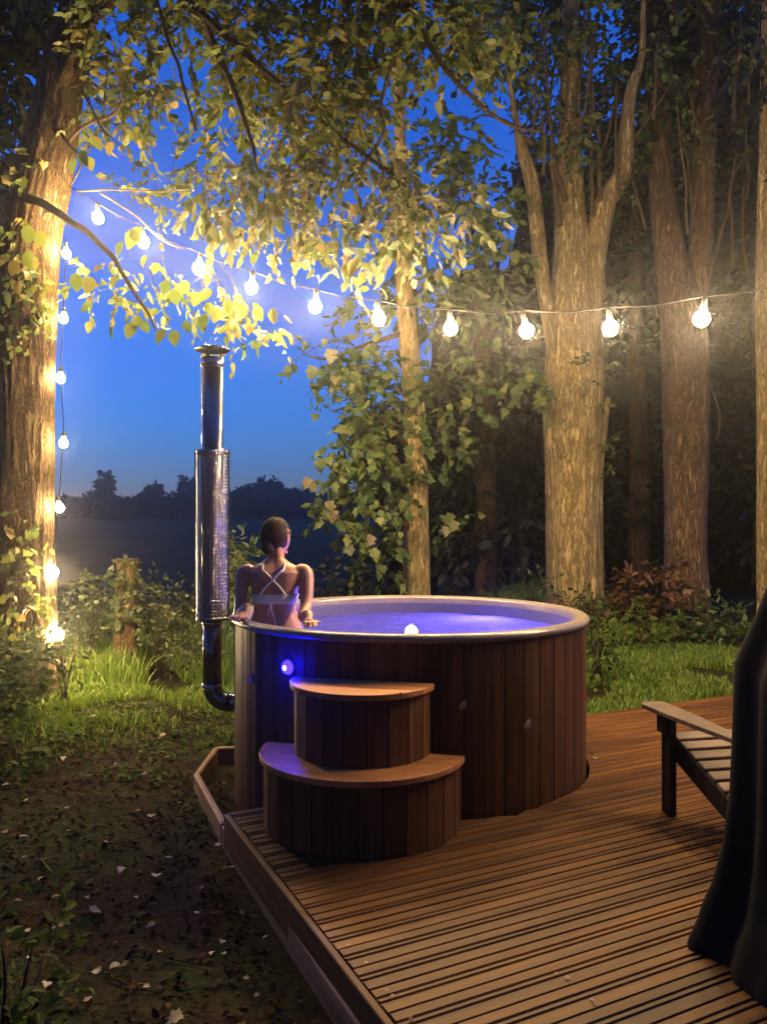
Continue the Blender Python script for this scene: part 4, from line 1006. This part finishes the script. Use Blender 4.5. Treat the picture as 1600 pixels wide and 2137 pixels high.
# ------------------------------------------------------------------ person in the tub
def person():
    Y0 = 4.60; X0 = (574 - CXP) / FPX * Y0
    root = empty('person', (X0, Y0, 0.36), label='person in a pale bikini top seen from behind, hands on the tub rim', cat='person')
    # local coordinates: x right, y away from the camera (person faces +y), z from kneeling height
    def zz(py, Y=Y0): return W(0, py, Y).z - 0.36
    zs = zz(1178)          # top of shoulders
    mb = MB()
    def loft(rings, n=28):
        v, f = [], []
        for (cx_, cy_, z_, rx_, ry_, pw) in rings:
            for k in range(n):
                th = 2 * PI * k / n; c, s = math.cos(th), math.sin(th)
                x = cx_ + rx_ * math.copysign(abs(c) ** (2 / pw), c); y = cy_ + ry_ * math.copysign(abs(s) ** (2 / pw), s)
                if s < 0 and abs(c) < 0.35: y += 0.012 * (1 - abs(c) / 0.35) * min(1, ry_ / 0.09)      # spine hollow
                v.append((x, y, z_))
        m = len(rings)
        for i in range(m - 1):
            for k in range(n): f.append((i * n + k, i * n + (k + 1) % n, (i + 1) * n + (k + 1) % n, (i + 1) * n + k))
        f.append(tuple(range(n - 1, -1, -1))); f.append(tuple(range((m - 1) * n, m * n)))
        mb.add(v, f)
    H = zs
    loft([(0.0, 0.01, 0.12, 0.135, 0.10, 2.2), (0.0, 0.0, H - 0.46, 0.168, 0.115, 2.3), (0.0, 0.0, H - 0.40, 0.172, 0.118, 2.3), (0.0, 0.0, H - 0.34, 0.150, 0.105, 2.3), (0, 0.0, H - 0.28, 0.128, 0.092, 2.3), (0, 0.0, H - 0.22, 0.126, 0.092, 2.3), (0, 0.0, H - 0.15, 0.140, 0.100, 2.4),
          (0, 0.0, H - 0.09, 0.152, 0.102, 2.5), (0, 0.0, H - 0.045, 0.160, 0.095, 2.5), (0, 0.005, H - 0.015, 0.145, 0.075, 2.3), (0, 0.01, H + 0.012, 0.085, 0.058, 2.2), (0, 0.015, H + 0.035, 0.056, 0.052, 2.0), (0, 0.02, H + 0.075, 0.050, 0.052, 2.0), (0.0, 0.028, H + 0.12, 0.05, 0.055, 2.0)])
    def limb(pts, rad, n=16): 
        p, r = spline(pts, rad, 6); mb.tube(p, r, n)
    # arms: hands rest on the rim beside and behind the body
    zrim = ZR - 0.36
    rh = Vector(((642 - CXP) / FPX * 4.20 - X0, 4.20 - Y0, zrim + 0.020))
    lh = Vector(((512 - CXP) / FPX * 4.44 - X0, 4.44 - Y0, zrim + 0.022))
    limb([(0.14, 0, H - 0.045), (0.182, -0.01, H - 0.052), (0.194, -0.05, H - 0.14), (0.196, -0.11, H - 0.235), (0.192, -0.22, H - 0.285), rh + Vector((0.0, 0.06, 0.035)), rh + Vector((0.005, 0.0, 0.008))], [0.05, 0.047, 0.042, 0.036, 0.033, 0.023, 0.022])
    limb([(-0.14, 0, H - 0.045), (-0.182, -0.0, H - 0.052), (-0.196, -0.02, H - 0.14), (-0.198, -0.05, H - 0.235), (-0.196, -0.10, H - 0.30), lh + Vector((0.0, 0.03, 0.05)), lh + Vector((0, 0, 0.010))], [0.05, 0.047, 0.042, 0.036, 0.033, 0.024, 0.022])
    for hd, sx, d in ((rh, 1, Vector((0.28, -0.95, 0))), (lh, -1, Vector((-0.45, -0.9, 0)))):
        d.normalize(); sd = Vector((-d.y, d.x, 0))
        mb.tube([hd, hd + d * 0.03, hd + d * 0.07], [0.02, 0.026, 0.024], 12)
        mb.tube([hd + sd * 0.018, hd + sd * 0.018 + d * 0.066], [0.013, 0.013], 10); mb.tube([hd - sd * 0.018, hd - sd * 0.018 + d * 0.066], [0.013, 0.013], 10)
        for i, (o_, L) in enumerate(((-0.029, 0.062), (-0.010, 0.074), (0.010, 0.07), (0.028, 0.055))):
            a = hd + d * 0.062 + sd * o_
            mb.tube([a, a + d * L * 0.5 + Vector((0, 0, 0.006)) + sd * o_ * 0.2, a + d * L * 0.86 + Vector((0, 0, -0.022)) + sd * o_ * 0.1], [0.0095, 0.009, 0.007], 10)
        tsd = sd * (0.034 if sx > 0 else -0.034)
        mb.tube([hd + d * 0.015 + tsd * 0.4, hd + d * 0.04 + tsd * 1.3, hd + d * 0.07 + tsd * 1.7], [0.012, 0.011, 0.008], 10)
    # thighs and shins (kneeling on the tub bench, under water)
    for sx in (-1, 1):
        limb([(sx * 0.075, 0.0, 0.2), (sx * 0.08, 0.03, 0.12), (sx * 0.085, 0.06, 0.055)], [0.085, 0.075, 0.055])
        limb([(sx * 0.085, 0.06, 0.05), (sx * 0.085, 0.0, 0.045), (sx * 0.08, -0.06, 0.04)], [0.05, 0.045, 0.035])
    # head, turned a little to the right
    hc = Vector((0.004, 0.045, zz(1122)))
    yaw = R(-28)
    def hv(x, y, z): return hc + Vector((x * math.cos(yaw) - y * math.sin(yaw), x * math.sin(yaw) + y * math.cos(yaw), z))
    v, f = [], []; nu, nv = 28, 20
    for j in range(nv + 1):
        ph = PI * j / nv - PI / 2
        for i in range(nu):
            th = 2 * PI * i / nu
            x, y, z = math.cos(ph) * math.cos(th), math.cos(ph) * math.sin(th), math.sin(ph)
            sx_ = 0.075; sy_ = 0.093; sz_ = 0.108
            X_, Y_, Z_ = x * sx_, y * sy_, z * sz_
            if z < 0: X_ *= 1 - 0.30 * (-z) ** 1.4; Y_ += 0.018 * (-z)
            v.append(hv(X_, Y_, Z_))
    f = [(j * nu + i, j * nu + (i + 1) % nu, (j + 1) * nu + (i + 1) % nu, (j + 1) * nu + i) for j in range(nv) for i in range(nu)]
    mb.add(v, f)
    mb.tube([hv(0, 0.088, 0.02), hv(0, 0.104, -0.012), hv(0, 0.108, -0.026), hv(0, 0.09, -0.032)], [0.008, 0.011, 0.013, 0.010], 10)      # nose
    mb.tube([hv(-0.022, 0.088, -0.055), hv(0, 0.096, -0.053), hv(0.022, 0.088, -0.055)], [0.006, 0.009, 0.006], 8)                           # lips
    mb.tube([hv(-0.012, 0.088, -0.09), hv(0.012, 0.088, -0.09)], 0.014, 8)                                                                # chin
    for sx in (-1, 1):
        mb.tube([hv(sx * 0.073, -0.002, 0.022), hv(sx * 0.085, -0.012, 0.01), hv(sx * 0.083, -0.010, -0.012), hv(sx * 0.074, 0.0, -0.028)], [0.008, 0.011, 0.010, 0.007], 8)
    tmp = mb.build('body_tmp', M['skin'])
    rm = tmp.modifiers.new('r', 'REMESH'); rm.mode = 'VOXEL'; rm.voxel_size = 0.0055
    sm = tmp.modifiers.new('s', 'SMOOTH'); sm.factor = 0.5; sm.iterations = 9
    dg = bpy.context.evaluated_depsgraph_get()
    me = bpy.data.meshes.new_from_object(tmp.evaluated_get(dg)); me.name = 'body'
    me.polygons.foreach_set('use_smooth', [True] * len(me.polygons))
    bpy.data.objects.remove(tmp)
    if not me.materials: me.materials.append(M['skin'])
    link(bpy.data.objects.new('body', me), root)
    # hair: cap with locks, gathered into a low knot
    hm = MB(); v, f = [], []; nu, nv = 40, 22
    for j in range(nv + 1):
        ph = PI * j / nv - PI / 2
        for i in range(nu):
            th = 2 * PI * i / nu
            x, y, z = math.cos(ph) * math.cos(th), math.cos(ph) * math.sin(th), math.sin(ph)
            lock = 1 + 0.018 * math.sin(th * 14 + 3 * z) + 0.02 * fnoise(x * 5, y * 5, z * 3)
            X_, Y_, Z_ = x * 0.084 * lock, (y * 0.098 - 0.008) * lock, z * 0.112 * lock + 0.008
            # keep the face free
            if y > 0.15 and z < 0.45: X_ *= 0.86; Y_ *= 0.74; Z_ *= 0.9
            if z < -0.35: X_ *= 1 + 0.5 * (z + 0.35); Y_ = Y_ * 0.92
            v.append(hv(X_, Y_, Z_))
    f = [(j * nu + i, j * nu + (i + 1) % nu, (j + 1) * nu + (i + 1) % nu, (j + 1) * nu + i) for j in range(nv) for i in range(nu)]
    hm.add(v, f); hr = hm.build('hair', M['hair'], root, True)
    sd_ = MB()
    for k in range(110):
        ph0 = random.uniform(0.05, 1.1); th0 = random.uniform(-0.3, PI + 0.3)
        a0 = Vector((math.cos(ph0) * math.cos(th0), math.cos(ph0) * math.sin(th0) * 0.5, math.sin(ph0)))
        a1 = Vector((random.uniform(-0.25, 0.25), -0.95, -0.42 + random.uniform(-0.15, 0.1)))
        pts = []
        for i in range(9):
            t = i / 8; d = a0.lerp(a1, t).normalized(); lift = 1.012 + 0.016 * math.sin(PI * t) + random.uniform(-0.004, 0.006)
            pts.append(hv(d.x * 0.085 * lift, (d.y * 0.0985 - 0.008) * lift, d.z * 0.113 * lift + 0.008))
        sd_.tube(spline(pts, n=2), 0.0022, 5)
    for k in range(14):
        b0 = hv(random.uniform(-0.05, 0.05), -0.07, -0.075); 
        sd_.tube(spline([b0, b0 + Vector((random.uniform(-0.012, 0.012), -0.008, -0.02)), b0 + Vector((random.uniform(-0.02, 0.02), -0.002, -0.045))], n=4), 0.0009, 4)
    sd_.build('hair_strands', M['hair'], hr, True)
    kn = MB(); v = []
    kc = hv(0.0, -0.092, -0.055)
    for j in range(13):
        ph = PI * j / 12 - PI / 2
        for i in range(24):
            th = 2 * PI * i / 24; w_ = 1 + 0.08 * math.sin(3 * th + 6 * ph)
            v.append(kc + Vector((math.cos(ph) * math.cos(th) * 0.040 * w_, math.cos(ph) * math.sin(th) * 0.034 * w_, math.sin(ph) * 0.042 * w_)))
    kn.add(v, [(j * 24 + i, j * 24 + (i + 1) % 24, (j + 1) * 24 + (i + 1) % 24, (j + 1) * 24 + i) for j in range(12) for i in range(24)])
    kn.build('hair_knot', M['hair'], hr, True)
    # bikini top: band round the chest, crossed straps, neck tie
    bk = MB()
    def ringpt(z_, rx_, ry_, pw, th, off):
        c, s = math.cos(th), math.sin(th)
        x = (rx_ + off) * math.copysign(abs(c) ** (2 / pw), c); y = (ry_ + off) * math.copysign(abs(s) ** (2 / pw), s)
        if s < 0 and abs(c) < 0.35: y += 0.012 * (1 - abs(c) / 0.35)
        return (x, y, z_)
    zt, zb_ = zz(1238), zz(1258)
    v, f = [], []; n = 60
    for (z_, off) in ((zb_, 0.003), (zb_ + 0.003, 0.0065), (zt - 0.003, 0.0065), (zt, 0.003)):
        k = (z_ - (H - 0.22)) / 0.07
        k = max(0, min(1, k)); rx_, ry_ = 0.126 + 0.014 * k, 0.092 + 0.008 * k
        for i in range(n): v.append(ringpt(z_, rx_, ry_, 2.35, 2 * PI * i / n, off))
    f = [(j * n + i, j * n + (i + 1) % n, (j + 1) * n + (i + 1) % n, (j + 1) * n + i) for j in range(3) for i in range(n)]
    bk.add(v, f); band = bk.build('bikini_band', M['cloth_white'], root, True)
    yb = -0.1075
    for sx in (-1, 1):
        p = [(sx * 0.075, -0.101, zt - 0.004), (sx * 0.045, yb + 0.002, zt + 0.04), (0.0, yb + 0.008, zt + 0.085), (-sx * 0.035, yb + 0.004, zt + 0.125), (-sx * 0.06, -0.088, H - 0.028), (-sx * 0.066, -0.03, H + 0.006), (-sx * 0.062, 0.05, H - 0.02)]
        MB().tube(spline(p, n=6), 0.0062, 8).build('strap', M['cloth_white'], root, True)
    MB().tube(spline([(-0.01, -0.10, zb_ + 0.004), (-0.004, -0.112, zb_ - 0.03), (0.01, -0.112, zb_ - 0.08), (0.022, -0.125, zb_ - 0.12)], n=5), 0.0025, 6).build('tie_string', M['cloth_white'], band, True)
    MB().tube(spline([(-0.012, -0.10, zb_ + 0.004), (-0.02, -0.112, zb_ - 0.03), (-0.018, -0.112, zb_ - 0.06)], n=5), 0.0025, 6).build('tie_string', M['cloth_white'], band, True)
person()

# floating ball light
bp = W(858, 1300, 4.72)
bl = empty('floating_light', (bp.x, bp.y, WZ), label='small glowing white ball floating on the tub water', cat='light')
def uvsphere(r, nu=28, nv=18, z0=0.0):
    mb = MB(); v = [(r * math.cos(PI * j / nv - PI / 2) * math.cos(2 * PI * i / nu), r * math.cos(PI * j / nv - PI / 2) * math.sin(2 * PI * i / nu), z0 + r * math.sin(PI * j / nv - PI / 2)) for j in range(nv + 1) for i in range(nu)]
    mb.add(v, [(j * nu + i, j * nu + (i + 1) % nu, (j + 1) * nu + (i + 1) % nu, (j + 1) * nu + i) for j in range(nv) for i in range(nu)])
    return mb
uvsphere(0.040, z0=0.022).build('globe', M['ball'], bl, True)
MB().lathe([(0.012, 0.060), (0.012, 0.067), (0.008, 0.069), (0.0, 0.069)], 16).build('cap', M['cloth_white'], bl, True)

# ------------------------------------------------------------------ chair
def chair():
    # local: x right across the chair, y forward (the chair faces +y), origin between the feet
    fl = Vector((1.454, 3.92, 0)); yaw = R(11)
    ex = Vector((math.cos(yaw), math.sin(yaw), 0)); ey = Vector((-math.sin(yaw), math.cos(yaw), 0))
    wd = 0.62
    org = fl + ex * (wd / 2) - ey * 0.28
    c = empty('adirondack_chair', (org.x, org.y, 0.002), yaw, label='slatted wooden garden chair with wide flat arms turned towards the tub', cat='chair')
    yf = 0.28
    for sx in (-1, 1):
        x = sx * wd / 2
        MB().box((x, yf, 0.2575), (0.034, 0.085, 0.513), bev=0.004).build('leg', M['chair_dark'], c)
        # stringer sloping down to the back
        L = 0.92; a = math.atan2(0.30, 0.82)
        Mr = Matrix.Rotation(a, 3, 'X')
        MB().box((x - sx * 0.036, yf - 0.36, 0.205), (0.032, L, 0.105), Mr, bev=0.004).build('side_rail', M['chair_dark'], c)
        # arm: wide board, rounded front, narrowing to the rear
        out = [(-0.075, 0.40), (-0.06, 0.435), (-0.025, 0.45), (0.03, 0.45), (0.06, 0.43), (0.07, 0.395), (0.066, 0.2), (0.05, 0.0), (0.03, -0.25), (0.03, -0.33), (-0.03, -0.33), (-0.045, -0.2), (-0.07, 0.1)]
        pts = [(x + sx * 0.01 + q * sx, y) for q, y in out]
        if sx < 0: pts = pts[::-1]
        o = MB().prism(pts[::-1] if False else pts, 0.515, 0.538).build('arm', M['chair'], c)
        bv = o.modifiers.new('b', 'BEVEL'); bv.width = 0.004; bv.segments = 2; bv.limit_method = 'ANGLE'
        MB().prism([(x + sx * 0.02, yf - 0.02), (x + sx * 0.05, yf - 0.02), (x + sx * 0.05, yf + 0.03), (x + sx * 0.02, yf + 0.03)], 0.42, 0.514).build('arm_bracket', M['chair_dark'], c)
        MB().box((x - sx * 0.03, -0.30, 0.245), (0.03, 0.075, 0.49), Matrix.Rotation(R(-14), 3, 'X')).build('back_support', M['chair_dark'], c)
    for k in range(8):
        t = k / 7
        y = yf - 0.02 - 0.52 * t; z = 0.205 + 0.0525 * 1.04 + (y - (yf - 0.36)) * math.tan(math.atan2(0.30, 0.82)) + 0.012
        MB().box((0, y, z), (wd - 0.04, 0.062, 0.02), Matrix.Rotation(math.atan2(0.30, 0.82), 3, 'X'), bev=0.004).build('seat_slat', M['chair'], c)
    for k in range(6):
        x = -0.225 + 0.09 * k
        hh = 0.80 + 0.07 * math.cos((k - 2.5) / 2.5 * 1.3)
        Mr = Matrix.Rotation(R(18), 3, 'X')
        MB().box(Vector((x, -0.29, 0.11)) + Mr @ Vector((0, 0, hh / 2)), (0.082, 0.018, hh), Mr, bev=0.004).build('back_slat', M['chair'], c)
    MB().box((0, -0.36, 0.46), (wd + 0.02, 0.03, 0.06), bev=0.004).build('back_rail', M['chair_dark'], c)
chair()

# ------------------------------------------------------------------ black cover
def cover_cloth():
    ctr = Vector((1.66, 2.62, 0.004))
    root = empty('cloth_cover', ctr, label='tall black fabric cover hanging in folds on the deck beside the chair', cat='cover')
    prof = [(0.0, 0.60), (0.02, 0.595), (0.2, 0.52), (0.33, 0.49), (0.5, 0.47), (0.75, 0.46), (0.97, 0.45), (1.02, 0.43), (1.12, 0.385), (1.3, 0.32), (1.5, 0.27), (1.8, 0.20), (2.05, 0.12), (2.15, 0.05)]
    n = 120; v = []
    zs = []
    for i in range(len(prof) - 1):
        for k in range(5):
            t = k / 5; zs.append((prof[i][0] * (1 - t) + prof[i + 1][0] * t, prof[i][1] * (1 - t) + prof[i + 1][1] * t))
    zs.append(prof[-1])
    for (z, r) in zs:
        for i in range(n):
            th = 2 * PI * i / n
            fold = 1 + (0.055 * math.sin(9 * th + 1.3 * math.sin(2 * z)) + 0.03 * math.sin(17 * th + z) + 0.05 * fnoise(math.cos(th) * 2, math.sin(th) * 2, z * 1.2)) * (0.4 + 0.6 * max(0, 1 - z / 1.6))
            v.append((r * fold * math.cos(th) * 0.93, r * fold * math.sin(th) * 0.8, z + (0.02 * math.sin(9 * th) if z > 0.1 else 0)))
    m = len(zs)
    f = [(j * n + i, j * n + (i + 1) % n, (j + 1) * n + (i + 1) % n, (j + 1) * n + i) for j in range(m - 1) for i in range(n)]
    f.append(tuple(range((m - 1) * n, m * n)))
    MB().add(v, f).build('cloth', M['black_cloth'], root, True)
    MB().lathe([(0.02, 2.12), (0.025, 2.16), (0.018, 2.2), (0.0, 2.205)], 16).build('finial', M['cable'], root, True)
cover_cloth()

# ------------------------------------------------------------------ thin haze added to give the bulbs their bloom
def haze():
    q = N('bloom_haze'); p = q.n('VolumePrincipled')
    p.inputs['Color'].default_value = (0.9, 0.92, 1.0, 1); p.inputs['Density'].default_value = HAZE
    p.inputs['Anisotropy'].default_value = 0.92
    q.l(p.outputs[0], q.out.inputs['Volume'])
    o = MB().box((0, 130, 12.5), (680, 400, 29)).build('haze', q.m)
    tag(o, 'thin haze added to the air to give the bulbs soft halos', 'haze', kind='stuff')
HAZE = 0.0025
haze()
